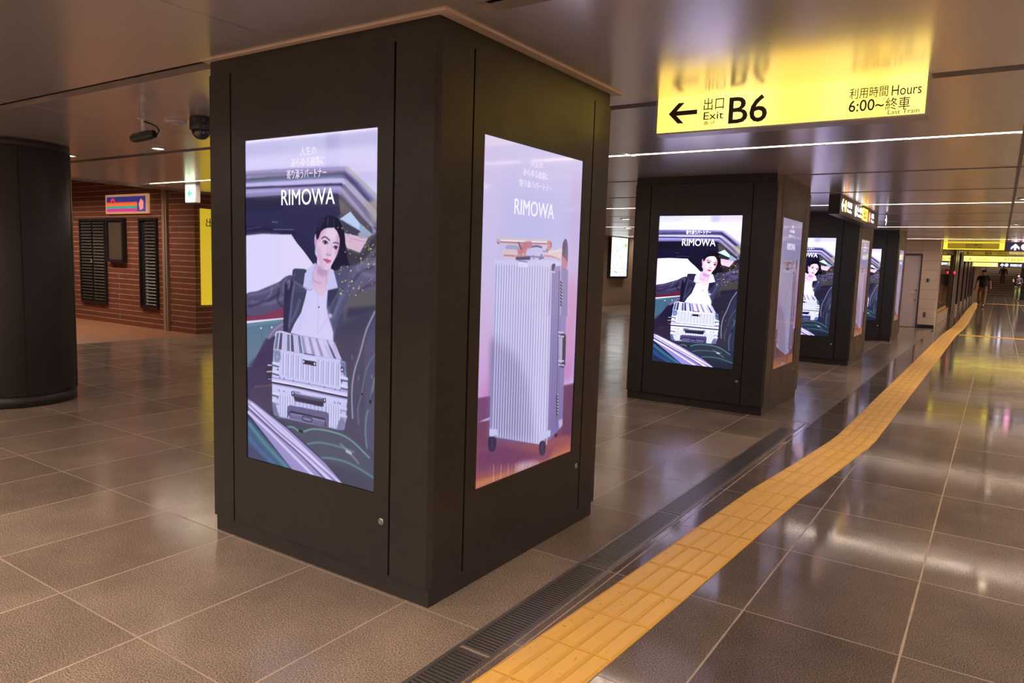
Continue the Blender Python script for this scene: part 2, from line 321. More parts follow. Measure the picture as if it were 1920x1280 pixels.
# ---- pictures shown on the lit displays (canvas 1000 wide)
ART_WOMAN = [
('p',[(-5,-5),(1005,-5),(1005,1783),(-5,1783)],(72,70,98),0,1,0),
('p',[(-5,-5),(1005,-5),(1005,700),(-5,700)],((190,186,232),(216,208,250),((0,0),(0,330))),0,1,0),
('p',[(300,-5),(640,-5),(640,90),(300,90)],(200,200,235),25,0.6,0),
('p',[(640,-5),(740,-5),(740,180),(640,180)],(168,165,212),14,0.6,0),
('p',[(740,-5),(1005,-5),(1005,260),(740,260)],(196,184,226),30,0.5,0),
('p',[(-9,93),(1005,79),(1006,194),(664,162),(-10,163)],(222,214,252),14,0.8,0),
('p',[(-10,163),(400,165),(664,171),(789,175),(890,246),(1013,352),(1016,532),(729,516),(399,522),(-16,513)],(150,142,196),4,1,0),
('p',[(-10,178),(400,183),(664,188),(773,191),(870,253),(1014,373),(1000,407),(830,266),(727,209),(400,202),(-11,197)],(112,108,158),3,1,0),
('p',[(-11,203),(224,200),(664,200),(773,198),(860,260),(1014,393),(1014,421),(850,274),(763,212),(664,214),(224,215),(-11,219)],(70,66,112),4,1,0),
('p',[(-11,212),(164,211),(664,210),(758,217),(763,229),(664,224),(164,227),(-11,228)],(88,112,138),4,0.8,0),
('p',[(-11,230),(664,227),(768,230),(891,330),(1015,449),(1010,463),(881,351),(758,251),(664,252),(-12,250)],(196,186,236),4,1,0),
('p',[(-12,250),(664,252),(753,253),(911,393),(1015,477),(1016,504),(902,407),(748,265),(664,263),(-12,260)],(58,52,90),3,1,0),
('p',[(-12,268),(377,269),(664,270),(748,272),(912,407),(892,422),(738,292),(664,288),(377,288),(-12,290)],(168,160,214),4,1,0),
('p',[(-12,285),(400,280),(664,282),(743,286),(902,415),(882,443),(728,307),(399,311),(-13,314)],(136,130,184),4,1,0),
('p',[(-13,307),(399,299),(622,299),(727,301),(769,336),(962,470),(1021,863),(729,596),(399,522),(-16,521)],(56,52,86),3,1,0),
('p',[(773,179),(804,180),(1013,325),(1013,352)],(176,172,190),2,1,0),
('p',[(763,237),(789,237),(1014,407),(1015,442),(931,393)],(172,166,192),2,1,0),
('p',[(756,268),(774,258),(1015,449),(991,477)],(120,112,150),2,1,0),
('p',[(748,286),(764,276),(981,463),(962,470)],(160,152,180),2,0.9,0),
('p',[(733,322),(748,307),(962,470),(993,589),(1021,863),(731,883),(792,595),(728,408)],(88,80,92),6,1,0),
('p',[(728,322),(769,351),(952,463),(831,393),(733,408)],(112,104,110),6,0.8,0),
('p',[(911,351),(1013,338),(1015,435),(971,449)],(168,158,160),6,0.8,0),
('p',[(-13,314),(728,307),(749,408),(578,452),(557,646),(399,515),(-16,529)],(48,46,82),4,1,0),
('p',[(-13,314),(318,311),(318,378),(-14,385)],(40,40,68),10,0.8,0),
('p',[(-15,457),(399,477),(422,507),(-16,529)],(42,38,72),2,1,0),
('L',[(222,440),(270,443)],(100,96,150),2,1,6),
('L',[(236,480),(399,481)],(110,108,165),1,1,4),
('L',[(4,479),(136,465)],(80,76,125),1,1,3),
('p',[(-16,515),(136,505),(381,506),(433,552),(573,676),(579,705),(386,729),(327,744),(-22,854)],(224,214,250),2,1,0),
('p',[(-16,515),(136,505),(281,506),(280,758),(-22,854)],(214,212,254),10,0.6,0),
('p',[(381,506),(478,504),(579,623),(574,676)],(44,42,76),1,1,0),
('L',[(385,507),(427,549),(478,589),(562,665)],(30,30,58),1,1,6),
('p',[(741,428),(816,392),(882,450),(967,502),(947,512),(872,482)],(186,204,240),1,1,0),
('p',[(882,450),(967,502),(947,514),(877,478)],(138,172,206),2,1,0),
('p',[(749,431),(872,482),(938,513),(903,556),(791,501)],(66,64,84),3,1,0),
('p',[(776,497),(863,510),(938,520),(884,592),(792,569),(781,544)],(214,182,212),1,1,0),
('p',[(868,500),(912,478),(945,520),(883,521)],(160,160,190),2,1,0),
('L',[(822,522),(913,538)],(190,140,160),1,0.7,4),
('L',[(796,501),(833,543)],(180,140,170),1,0.6,3),
('S',[(813,637),(884,635),(933,569),(1016,546),(1021,863),(731,883),(719,677)],(74,74,96),4,1,0),
('S',[(771,581),(894,595),(991,491),(1016,504),(1018,658),(895,663),(793,674)],(64,60,74),5,1,0),
('S',[(719,670),(813,659),(864,650),(993,610),(1018,665),(1020,785),(856,845),(794,879),(677,887),(688,745)],(98,92,124),4,1,0),
('L',[(992,575),(914,634),(864,664)],(140,132,172),7,0.6,14),
('L',[(1017,630),(934,654),(895,691)],(140,132,172),7,0.6,14),
('L',[(834,701),(793,769),(773,829)],(140,132,172),7,0.6,14),
('L',[(864,671),(935,697),(984,702)],(140,132,172),7,0.6,14),
('L',[(730,691),(751,742),(720,817)],(140,132,172),7,0.6,14),
('L',[(974,660),(895,684),(834,738)],(54,50,74),6,0.7,12),
('L',[(1019,728),(916,762),(855,809)],(54,50,74),6,0.7,12),
('L',[(793,689),(824,731),(793,783)],(54,50,74),6,0.7,12),
('p',[(803,802),(1004,759),(1006,864),(773,935)],(96,90,98),8,1,0),
('p',[(804,867),(1006,843),(1006,880),(789,923)],(58,54,84),8,0.9,0),
('p',[(687,1006),(993,853),(1006,1780),(758,1768),(689,1397)],(70,68,96),6,1,0),
('p',[(993,853),(1006,1780),(953,1768),(927,1362),(923,1060)],(78,76,108),8,1,0),
('p',[(709,988),(817,934),(962,878),(922,955),(798,1226),(743,1139)],(66,62,90),10,1,0),
('S',[(-8,841),(157,812),(243,783),(327,732),(386,722),(398,767),(379,908),(-10,944)],(84,78,112),2,1,0),
('p',[(-6,880),(326,859),(313,900),(163,936),(72,959),(6,955)],(88,80,116),3,1,0),
('L',[(17,844),(157,820),(279,773)],(138,130,172),6,0.6,12),
('L',[(43,883),(193,881),(315,842)],(138,130,172),6,0.6,12),
('L',[(219,792),(206,833),(156,876)],(138,130,172),6,0.6,12),
('L',[(339,739),(315,779),(327,826)],(138,130,172),6,0.6,12),
('L',[(16,909),(194,861),(279,821)],(50,44,76),5,0.8,12),
('L',[(279,797),(267,861),(314,897)],(50,44,76),5,0.8,12),
('p',[(-8,969),(137,946),(326,893),(325,952),(-8,1003)],(124,58,86),1,1,0),
('p',[(-8,992),(319,950),(319,960),(-9,1007)],(226,222,250),1,1,0),
('p',[(-8,1006),(319,958),(288,1041),(161,1077),(41,1241),(-6,1255)],(92,118,144),1,1,0),
('p',[(-8,1006),(319,958),(315,973),(-9,1024)],(110,140,160),3,0.7,0),
('S',[(118,1022),(126,1016),(133,1021),(126,1027)],(220,220,235),0,1,0),
('S',[(209,1010),(217,1004),(224,1009),(216,1016)],(220,220,235),0,1,0),
('L',[(126,1028),(138,1096),(134,1163)],(66,84,112),1,1,3),
('L',[(-6,1251),(68,1236)],(190,200,225),1,1,4),
('p',[(325,948),(288,1041),(180,1079),(122,1139),(28,1268),(-7,1324),(-2,1445),(156,1525),(220,1541),(225,1088),(325,1037)],(56,48,92),3,1,0),
('p',[(-6,1255),(108,1166),(224,1129),(222,1414),(11,1460)],(50,40,84),8,0.7,0),
('S',[(180,1058),(238,1004),(325,964),(337,1028),(250,1044),(193,1078)],(112,108,144),2,1,0),
('L',[(193,1062),(250,1015),(313,982)],(170,166,200),3,0.7,7),
('L',[(66,1356),(145,1344),(222,1328)],(110,90,96),3,0.8,9),
('p',[(13,1373),(222,1334),(221,1532),(130,1512),(25,1458)],(62,54,90),6,0.7,0),
('S',[(393,689),(447,684),(496,688),(490,719),(476,776),(501,792),(480,844),(446,915),(394,983),(372,1025),(315,1024),(324,912),(351,829),(343,760),(382,735)],(66,66,96),1,1,0),
('p',[(325,761),(360,736),(391,758),(373,909),(350,1021),(313,1022),(316,884)],(50,46,78),3,1,0),
('L',[(408,757),(386,827),(373,909),(359,997)],(128,128,168),5,0.7,12),
('L',[(446,846),(420,905),(381,966)],(112,110,150),6,0.7,14),
('L',[(408,711),(399,746),(446,766),(468,777)],(100,100,138),2,0.7,6),
('L',[(343,760),(365,748),(356,788)],(140,140,180),5,0.7,14),
('p',[(404,751),(472,776),(501,792),(484,810),(412,803)],(74,74,106),2,1,0),
('L',[(410,757),(468,779),(499,791)],(130,130,165),1,0.8,4),
('S',[(693,677),(771,655),(825,661),(833,725),(811,802),(773,880),(734,938),(703,1030),(682,998),(662,922),(652,856),(657,778),(729,768),(717,720)],(82,82,116),2,1,0),
('p',[(661,786),(733,773),(725,796),(670,866),(650,889)],(56,56,86),2,1,0),
('L',[(764,804),(725,873),(694,930)],(120,122,162),7,0.7,16),
('L',[(817,693),(803,759),(772,815)],(108,104,140),7,0.6,16),
('L',[(725,829),(694,886),(678,943)],(56,54,88),5,0.7,10),
('S',[(662,913),(676,901),(694,911),(686,926),(668,928)],(150,150,185),1,1,0),
('S',[(670,915),(678,909),(684,915),(678,921)],(190,190,215),0,1,0),
('p',[(526,672),(564,649),(588,681),(661,684),(693,666),(725,768),(658,784),(648,873),(662,922),(686,970),(698,997),(699,1042),(531,1040),(372,1028),(403,976),(455,915),(484,844),(501,792),(472,776),(485,708)],(206,202,246),1,1,0),
('p',[(555,794),(637,790),(650,867),(694,997),(695,1042),(531,1040),(446,1030),(514,899)],(214,204,248),10,0.8,0),
('L',[(579,804),(587,871),(589,939),(582,1018)],(184,178,228),2,0.8,4),
('L',[(662,922),(613,982),(589,1006)],(186,182,228),4,0.6,7),
('L',[(472,925),(446,984),(429,1009)],(190,186,232),4,0.6,7),
('S',[(585,876),(592,872),(598,875),(592,880)],(50,46,80),0,1,0),
('p',[(564,660),(588,653),(681,672),(661,722),(649,778),(629,812),(597,817),(555,792),(543,750),(547,705)],(214,182,216),1,1,0),
('p',[(576,665),(661,681),(649,712),(613,719),(576,704)],(176,146,188),6,0.8,0),
('L',[(547,727),(564,746),(605,753)],(178,128,160),3,0.7,6),
('L',[(645,701),(649,734),(645,756)],(184,140,170),3,0.7,5),
('p',[(543,778),(649,778),(633,812),(601,820),(564,794)],(222,192,222),4,0.7,0),
('p',[(501,685),(547,660),(568,651),(547,705),(543,750),(547,784),(522,793),(470,776),(485,725)],(196,194,240),1,1,0),
('p',[(685,669),(697,677),(731,769),(658,786),(649,772),(661,717)],(200,196,242),1,1,0),
('L',[(568,653),(545,711),(541,761)],(164,158,208),2,1,4),
('L',[(472,776),(522,792),(543,784)],(150,146,196),1,1,4),
('L',[(731,769),(658,785)],(160,156,204),1,1,4),
('S',[(568,499),(588,449),(628,419),(684,411),(731,427),(762,464),(779,512),(782,571),(771,625),(763,652),(724,681),(693,680),(681,666),(724,599),(739,523),(700,465),(628,476),(592,504),(580,526)],(30,26,52),1,1,0),
('p',[(724,545),(782,549),(798,619),(817,661),(763,658),(724,681),(693,677)],(34,30,54),3,1,0),
('S',[(570,502),(559,516),(558,543),(563,565),(576,569),(588,554),(586,515)],(206,168,200),1,1,0),
('L',[(572,515),(567,538),(573,560)],(170,124,158),2,0.7,4),
('S',[(588,521),(604,490),(644,472),(692,469),(727,483),(741,513),(741,550),(732,583),(720,610),(700,638),(677,666),(657,682),(637,683),(613,669),(588,637),(573,593),(576,554)],(224,196,226),1,1,0),
('S',[(577,560),(596,570),(612,614),(629,663),(637,682),(613,670),(586,637),(573,593)],(206,174,212),6,0.8,0),
('S',[(660,476),(708,478),(723,513),(684,535),(644,514)],(234,210,236),8,0.6,0),
('S',[(723,502),(742,523),(735,577),(716,616),(712,573)],(198,156,190),5,0.7,0),
('S',[(588,526),(612,487),(644,476),(612,509),(596,543)],(188,140,172),6,0.6,0),
('S',[(569,504),(588,455),(644,422),(699,419),(707,459),(695,470),(644,473),(608,490),(592,518),(578,532)],(32,28,54),1,1,0),
('S',[(695,427),(739,443),(766,491),(770,555),(749,572),(741,523),(723,489),(701,469)],(30,26,48),1,1,0),
('L',[(698,427),(701,448),(703,467)],(120,92,120),1,0.6,4),
('L',[(628,427),(604,449),(592,477)],(72,66,104),6,0.6,14),
('L',[(660,422),(654,443),(657,460)],(110,104,140),3,0.5,7),
('L',[(612,526),(632,516),(654,524),(670,534)],(66,46,74),1,0.9,7),
('L',[(698,546),(720,545),(735,550)],(70,50,78),1,0.9,6),
('S',[(619,542),(632,535),(648,541),(656,551),(640,556),(624,552)],(160,140,176),1,1,0),
('S',[(632,540),(643,537),(648,545),(643,552),(633,551)],(44,34,62),1,1,0),
('L',[(617,541),(632,535),(651,540),(659,550)],(48,36,62),0.8,1,4),
('S',[(699,569),(712,562),(728,568),(724,577),(708,578)],(156,134,170),1,1,0),
('S',[(708,565),(719,564),(724,570),(717,577),(709,574)],(42,32,58),1,1,0),
('L',[(697,568),(710,561),(730,566)],(48,36,62),0.8,1,4),
('L',[(672,549),(686,557),(680,579),(675,593)],(206,166,204),3,0.8,5),
('S',[(649,604),(661,609),(677,609),(683,601),(673,593),(657,593)],(216,172,204),2,0.9,0),
('L',[(645,603),(654,610),(665,608),(680,609)],(150,96,130),1.5,0.8,4),
('L',[(660,558),(657,579),(651,599)],(200,160,200),3,0.6,5),
('S',[(622,627),(641,628),(654,626),(666,632),(681,635),(674,645),(657,650),(641,645),(630,636)],(196,104,146),1,1,0),
('L',[(622,629),(645,634),(661,636),(680,637)],(130,60,96),0.8,1,3),
('L',[(637,657),(653,660)],(196,158,200),3,0.5,5),
('p',[(254,1035),(319,1029),(460,1034),(693,1042),(764,1131),(751,1137),(558,1131),(473,1127),(291,1127),(232,1126)],(168,164,214),1,1,0),
('p',[(259,1034),(277,1036),(262,1127),(238,1126)],(96,112,140),1,0.9,0),
('l',[(254,1035),(232,1126)],(226,220,252),0,0.9,4),
('p',[(288,1035),(306,1036),(297,1127),(273,1126)],(70,66,100),1,0.9,0),
('l',[(283,1035),(267,1126)],(226,220,252),0,0.9,4),
('p',[(317,1035),(335,1037),(332,1128),(308,1126)],(196,190,236),1,0.9,0),
('l',[(312,1036),(302,1127)],(226,220,252),0,0.9,4),
('p',[(346,1036),(363,1037),(366,1128),(343,1127)],(96,112,140),1,0.9,0),
('l',[(340,1036),(337,1127)],(226,220,252),0,0.9,4),
('p',[(374,1036),(391,1038),(400,1129),(377,1127)],(70,66,100),1,0.9,0),
('l',[(369,1037),(371,1128)],(226,220,252),0,0.9,4),
('p',[(402,1037),(419,1038),(434,1129),(411,1128)],(196,190,236),1,0.9,0),
('l',[(397,1037),(406,1128)],(226,220,252),0,0.9,4),
('p',[(430,1037),(447,1039),(467,1130),(445,1128)],(96,112,140),1,0.9,0),
('l',[(425,1038),(439,1129)],(226,220,252),0,0.9,4),
('p',[(458,1038),(475,1039),(501,1130),(478,1128)],(150,142,190),1,0.9,0),
('l',[(452,1038),(473,1129)],(226,220,252),0,0.9,4),
('p',[(485,1038),(502,1040),(534,1130),(511,1129)],(214,202,244),1,0.9,0),
('l',[(480,1039),(506,1129)],(226,220,252),0,0.9,4),
('p',[(512,1039),(529,1040),(566,1131),(544,1129)],(150,142,190),1,0.9,0),
('l',[(507,1039),(539,1130)],(226,220,252),0,0.9,4),
('p',[(539,1040),(556,1041),(598,1131),(576,1130)],(214,202,244),1,0.9,0),
('l',[(534,1040),(571,1130)],(226,220,252),0,0.9,4),
('p',[(566,1040),(583,1041),(630,1131),(609,1130)],(150,142,190),1,0.9,0),
('l',[(561,1040),(603,1131)],(226,220,252),0,0.9,4),
('p',[(593,1041),(609,1042),(662,1132),(640,1130)],(214,202,244),1,0.9,0),
('l',[(588,1041),(635,1131)],(226,220,252),0,0.9,4),
('p',[(619,1041),(636,1042),(694,1132),(672,1131)],(190,180,226),1,0.9,0),
('l',[(614,1042),(667,1131)],(226,220,252),0,0.9,4),
('p',[(646,1042),(662,1043),(725,1133),(703,1131)],(90,82,128),1,0.9,0),
('l',[(641,1042),(699,1132)],(226,220,252),0,0.9,4),
('p',[(672,1042),(688,1043),(756,1133),(735,1132)],(190,180,226),1,0.9,0),
('l',[(667,1043),(730,1132)],(226,220,252),0,0.9,4),
('S',[(615,1034),(690,1043),(708,1064),(659,1069),(589,1058)],(214,206,250),10,0.6,0),
('L',[(247,1054),(257,1034),(299,1027),(367,1034)],(226,224,250),1,1,6),
('L',[(693,1044),(714,1061),(751,1124)],(220,216,250),1,1,5),
('p',[(232,1126),(291,1126),(558,1131),(751,1135),(788,1142),(797,1218),(806,1221),(804,1333),(784,1488),(729,1497),(564,1491),(296,1500),(236,1491),(219,1427),(217,1288),(228,1166)],(196,196,242),1,1,0),
('p',[(232,1131),(288,1132),(291,1173),(277,1197),(235,1197)],(120,132,170),4,1,0),
('p',[(751,1139),(791,1143),(797,1218),(776,1211),(752,1176)],(104,118,156),4,1,0),
('l',[(313,1144),(310,1263)],(158,156,202),1,0.9,8),
('l',[(325,1145),(322,1264)],(222,220,254),1,1,6),
('l',[(336,1146),(332,1265)],(140,138,186),1,0.9,4),
('l',[(354,1145),(351,1264)],(158,156,202),1,0.9,8),
('l',[(366,1147),(363,1265)],(222,220,254),1,1,6),
('l',[(377,1147),(373,1266)],(140,138,186),1,0.9,4),
('l',[(395,1146),(391,1265)],(158,156,202),1,0.9,8),
('l',[(407,1148),(404,1265)],(222,220,254),1,1,6),
('l',[(417,1149),(413,1267)],(140,138,186),1,0.9,4),
('l',[(435,1148),(432,1265)],(158,156,202),1,0.9,8),
('l',[(447,1149),(444,1266)],(222,220,254),1,1,6),
('l',[(457,1150),(453,1267)],(140,138,186),1,0.9,4),
('l',[(474,1149),(472,1266)],(158,156,202),1,0.9,8),
('l',[(486,1150),(483,1267)],(222,220,254),1,1,6),
('l',[(497,1151),(493,1268)],(140,138,186),1,0.9,4),
('l',[(514,1150),(511,1266)],(158,156,202),1,0.9,8),
('l',[(525,1152),(523,1267)],(222,220,254),1,1,6),
('l',[(536,1152),(532,1268)],(140,138,186),1,0.9,4),
('l',[(552,1151),(550,1267)],(158,156,202),1,0.9,8),
('l',[(564,1153),(562,1268)],(222,220,254),1,1,6),
('l',[(574,1153),(571,1269)],(140,138,186),1,0.9,4),
('l',[(591,1152),(589,1267)],(158,156,202),1,0.9,8),
('l',[(602,1154),(600,1268)],(222,220,254),1,1,6),
('l',[(612,1155),(609,1269)],(140,138,186),1,0.9,4),
('l',[(629,1154),(627,1268)],(158,156,202),1,0.9,8),
('l',[(640,1155),(638,1269)],(222,220,254),1,1,6),
('l',[(650,1156),(647,1270)],(140,138,186),1,0.9,4),
('l',[(667,1155),(664,1269)],(158,156,202),1,0.9,8),
('l',[(678,1156),(676,1269)],(222,220,254),1,1,6),
('l',[(688,1157),(684,1270)],(140,138,186),1,0.9,4),
('l',[(704,1156),(702,1269)],(158,156,202),1,0.9,8),
('l',[(715,1157),(713,1270)],(222,220,254),1,1,6),
('l',[(725,1158),(722,1271)],(140,138,186),1,0.9,4),
('l',[(741,1157),(739,1270)],(158,156,202),1,0.9,8),
('l',[(752,1158),(750,1270)],(222,220,254),1,1,6),
('l',[(761,1159),(758,1271)],(140,138,186),1,0.9,4),
('S',[(253,1158),(272,1161),(271,1175),(253,1177)],(150,156,196),2,1,0),
('S',[(755,1171),(776,1169),(779,1190),(758,1196)],(70,76,108),1,1,0),
('S',[(760,1180),(770,1179),(770,1187),(760,1188)],(214,214,246),0,1,0),
('p',[(468,1141),(574,1143),(574,1187),(468,1186)],(206,204,246),1,1,0),
('p',[(468,1161),(573,1163),(572,1186),(468,1185)],(42,36,64),1,1,0),
('S',[(470,1168),(480,1167),(482,1175),(474,1179)],(214,210,244),0,1,0),
('S',[(555,1170),(564,1169),(567,1178),(558,1181)],(214,210,244),0,1,0),
('L',[(483,1128),(558,1130)],(70,60,96),1,0.8,6),
('p',[(220,1275),(433,1280),(641,1285),(807,1285),(804,1350),(641,1351),(433,1348),(220,1348)],(200,198,246),1,1,0),
('L',[(220,1287),(473,1287),(641,1290),(804,1292)],(158,156,206),1,1,8),
('L',[(216,1315),(413,1315),(628,1319),(801,1322)],(44,38,70),1,1,11),
('L',[(216,1322),(413,1323),(628,1328),(801,1330)],(140,138,186),1,1,6),
('L',[(216,1306),(413,1306),(628,1311),(801,1314)],(230,228,255),1,1,6),
('S',[(276,1279),(282,1275),(288,1279),(282,1284)],(104,100,150),1,1,0),
('S',[(312,1280),(318,1277),(324,1281),(318,1286)],(104,100,150),1,1,0),
('S',[(387,1283),(393,1280),(399,1284),(393,1289)],(104,100,150),1,1,0),
('S',[(510,1285),(516,1282),(521,1286),(516,1291)],(104,100,150),1,1,0),
('S',[(630,1289),(636,1285),(641,1289),(636,1294)],(104,100,150),1,1,0),
('S',[(710,1291),(716,1287),(721,1291),(716,1296)],(104,100,150),1,1,0),
('S',[(747,1290),(752,1287),(758,1291),(752,1296)],(104,100,150),1,1,0),
('S',[(271,1350),(277,1347),(283,1351),(277,1356)],(104,100,150),1,1,0),
('S',[(311,1351),(317,1348),(324,1351),(317,1357)],(104,100,150),1,1,0),
('S',[(707,1360),(713,1356),(718,1360),(713,1365)],(104,100,150),1,1,0),
('S',[(732,1358),(738,1354),(743,1358),(738,1363)],(104,100,150),1,1,0),
('S',[(747,1359),(753,1355),(758,1359),(753,1364)],(104,100,150),1,1,0),
('p',[(221,1203),(275,1208),(274,1221),(218,1217)],(186,188,234),1,1,0),
('l',[(221,1218),(274,1222)],(64,62,98),1,1,7),
('l',[(221,1203),(275,1208)],(232,230,255),1,1,5),
('p',[(220,1250),(275,1254),(274,1267),(217,1263)],(186,188,234),1,1,0),
('l',[(220,1265),(274,1269)],(64,62,98),1,1,7),
('l',[(220,1250),(275,1254)],(232,230,255),1,1,5),
('p',[(219,1371),(274,1374),(273,1387),(216,1385)],(186,188,234),1,1,0),
('l',[(219,1386),(273,1389)],(64,62,98),1,1,7),
('l',[(219,1371),(274,1374)],(232,230,255),1,1,5),
('p',[(219,1413),(274,1416),(272,1429),(216,1427)],(186,188,234),1,1,0),
('l',[(219,1428),(272,1431)],(64,62,98),1,1,7),
('l',[(219,1413),(274,1416)],(232,230,255),1,1,5),
('p',[(758,1222),(806,1224),(805,1238),(757,1236)],(190,190,236),1,1,0),
('l',[(758,1237),(804,1239)],(60,58,92),1,1,7),
('l',[(758,1222),(806,1224)],(232,230,255),1,1,5),
('p',[(758,1265),(807,1267),(806,1281),(757,1279)],(190,190,236),1,1,0),
('l',[(758,1280),(805,1282)],(60,58,92),1,1,7),
('l',[(758,1265),(807,1267)],(232,230,255),1,1,5),
('p',[(753,1379),(802,1380),(801,1394),(752,1393)],(190,190,236),1,1,0),
('l',[(753,1394),(799,1395)],(60,58,92),1,1,7),
('l',[(753,1379),(802,1380)],(232,230,255),1,1,5),
('p',[(753,1418),(802,1419),(801,1433),(752,1432)],(190,190,236),1,1,0),
('l',[(753,1433),(800,1434)],(60,58,92),1,1,7),
('l',[(753,1418),(802,1419)],(232,230,255),1,1,5),
('S',[(261,1234),(271,1233),(271,1241),(261,1242)],(76,74,112),1,1,0),
('S',[(260,1392),(270,1391),(270,1399),(260,1401)],(76,74,112),1,1,0),
('S',[(759,1242),(767,1241),(767,1249),(759,1250)],(76,74,112),1,1,0),
('S',[(755,1403),(764,1402),(764,1410),(755,1411)],(76,74,112),1,1,0),
('S',[(252,1454),(262,1452),(262,1461),(252,1462)],(76,74,112),1,1,0),
('p',[(219,1432),(289,1371),(399,1375),(799,1364),(802,1433),(778,1493),(729,1499),(296,1500),(236,1491)],(190,190,236),2,0.6,0),
('l',[(289,1376),(287,1492)],(150,148,196),1,0.9,5),
('l',[(298,1376),(296,1492)],(224,222,254),1,0.9,5),
('l',[(309,1376),(307,1492)],(150,148,196),1,0.9,5),
('l',[(317,1375),(315,1492)],(224,222,254),1,0.9,5),
('l',[(328,1375),(326,1491)],(150,148,196),1,0.9,5),
('l',[(336,1375),(334,1491)],(224,222,254),1,0.9,5),
('l',[(347,1375),(345,1491)],(150,148,196),1,0.9,5),
('l',[(356,1375),(354,1490)],(224,222,254),1,0.9,5),
('l',[(367,1375),(365,1490)],(150,148,196),1,0.9,5),
('l',[(375,1374),(373,1490)],(224,222,254),1,0.9,5),
('l',[(386,1374),(384,1489)],(150,148,196),1,0.9,5),
('l',[(394,1374),(392,1489)],(224,222,254),1,0.9,5),
('l',[(405,1374),(403,1489)],(150,148,196),1,0.9,5),
('l',[(413,1374),(411,1489)],(224,222,254),1,0.9,5),
('l',[(654,1376),(651,1496)],(150,148,196),1,0.9,5),
('l',[(661,1375),(659,1495)],(224,222,254),1,0.9,5),
('l',[(671,1376),(669,1495)],(150,148,196),1,0.9,5),
('l',[(679,1376),(677,1494)],(224,222,254),1,0.9,5),
('l',[(689,1376),(687,1494)],(150,148,196),1,0.9,5),
('l',[(696,1376),(694,1493)],(224,222,254),1,0.9,5),
('l',[(706,1376),(704,1493)],(150,148,196),1,0.9,5),
('l',[(714,1376),(712,1492)],(224,222,254),1,0.9,5),
('l',[(723,1376),(722,1492)],(150,148,196),1,0.9,5),
('l',[(731,1376),(729,1491)],(224,222,254),1,0.9,5),
('l',[(741,1376),(739,1491)],(150,148,196),1,0.9,5),
('l',[(748,1376),(746,1490)],(224,222,254),1,0.9,5),
('S',[(222,1432),(247,1433),(261,1468),(278,1494),(247,1494),(225,1473)],(110,116,156),3,1,0),
('S',[(753,1440),(784,1440),(787,1474),(766,1496),(729,1497),(738,1469)],(118,124,164),3,1,0),
('l',[(413,1396),(411,1421)],(120,116,160),1,0.8,4),
('l',[(443,1395),(441,1421)],(120,116,160),1,0.8,4),
('l',[(473,1395),(471,1421)],(120,116,160),1,0.8,4),
('l',[(502,1394),(501,1421)],(120,116,160),1,0.8,4),
('l',[(532,1394),(531,1420)],(120,116,160),1,0.8,4),
('l',[(561,1393),(560,1420)],(120,116,160),1,0.8,4),
('l',[(590,1393),(589,1420)],(120,116,160),1,0.8,4),
('l',[(619,1392),(618,1420)],(120,116,160),1,0.8,4),
('l',[(647,1392),(646,1420)],(120,116,160),1,0.8,4),
('p',[(392,1362),(413,1352),(628,1359),(631,1390),(616,1395),(406,1394)],(44,40,70),2,1,0),
('L',[(403,1358),(499,1361),(622,1358)],(78,78,118),2,1,20),
('L',[(413,1351),(499,1352),(616,1352)],(150,148,190),1,1,5),
('S',[(378,1346),(396,1341),(401,1353),(397,1367),(381,1368),(377,1356)],(38,36,60),1,1,0),
('S',[(384,1349),(392,1347),(394,1356),(388,1361)],(214,212,240),1,1,0),
('S',[(628,1350),(644,1346),(649,1356),(645,1370),(630,1371),(626,1360)],(38,36,60),1,1,0),
('S',[(633,1352),(640,1351),(643,1360),(636,1364)],(214,212,240),1,1,0),
('L',[(399,1343),(446,1343)],(140,138,180),2,1,9),
('p',[(344,1435),(365,1421),(499,1420),(654,1418),(670,1426),(668,1502),(648,1496),(644,1466),(365,1465),(351,1492),(341,1494)],(96,92,136),1,1,0),
('p',[(354,1466),(372,1452),(499,1452),(641,1453),(651,1496),(365,1492)],(40,36,64),2,1,0),
('p',[(365,1465),(473,1462),(641,1464),(641,1493),(473,1494),(365,1490)],(104,104,150),2,1,0),
('L',[(368,1467),(473,1466),(638,1468)],(136,136,184),2,1,7),
('S',[(463,1471),(479,1465),(538,1466),(544,1479),(535,1491),(476,1491)],(52,50,82),1,1,0),
('S',[(471,1474),(482,1470),(532,1472),(535,1482),(525,1486),(479,1485)],(120,120,168),1,1,0),
('S',[(164,1228),(192,1218),(214,1227),(209,1298),(184,1301),(165,1284)],(42,40,66),2,1,0),
('L',[(182,1222),(214,1220)],(214,214,240),1,1,6),
('L',[(174,1260),(213,1254)],(200,200,230),1,1,6),
('L',[(184,1299),(213,1297)],(150,150,190),1,1,5),
('p',[(221,1515),(347,1521),(689,1508),(800,1498),(897,1537),(1003,1580),(1006,1780),(780,1779),(598,1693),(321,1559),(156,1551)],(62,66,90),3,1,0),
('p',[(322,1546),(598,1515),(800,1514),(992,1590),(1004,1703),(823,1691),(598,1685),(444,1622)],(74,80,104),14,0.8,0),
('L',[(227,1523),(284,1502),(432,1496)],(104,116,136),3,0.7,7),
('L',[(303,1558),(383,1539),(456,1555),(551,1524),(689,1516),(822,1534),(961,1605)],(112,150,154),2,1,9),
('L',[(420,1626),(468,1614),(504,1613),(598,1589),(745,1586),(855,1595)],(98,138,146),3,0.9,9),
('L',[(551,1686),(667,1660),(823,1660),(999,1704)],(98,144,152),3,0.9,9),
('S',[(444,1543),(474,1551),(468,1558),(438,1557)],(20,24,36),1,1,0),
('S',[(468,1614),(498,1609),(492,1618),(474,1622)],(20,24,36),1,1,0),
('L',[(756,1569),(823,1604),(888,1648)],(150,156,180),4,0.8,8),
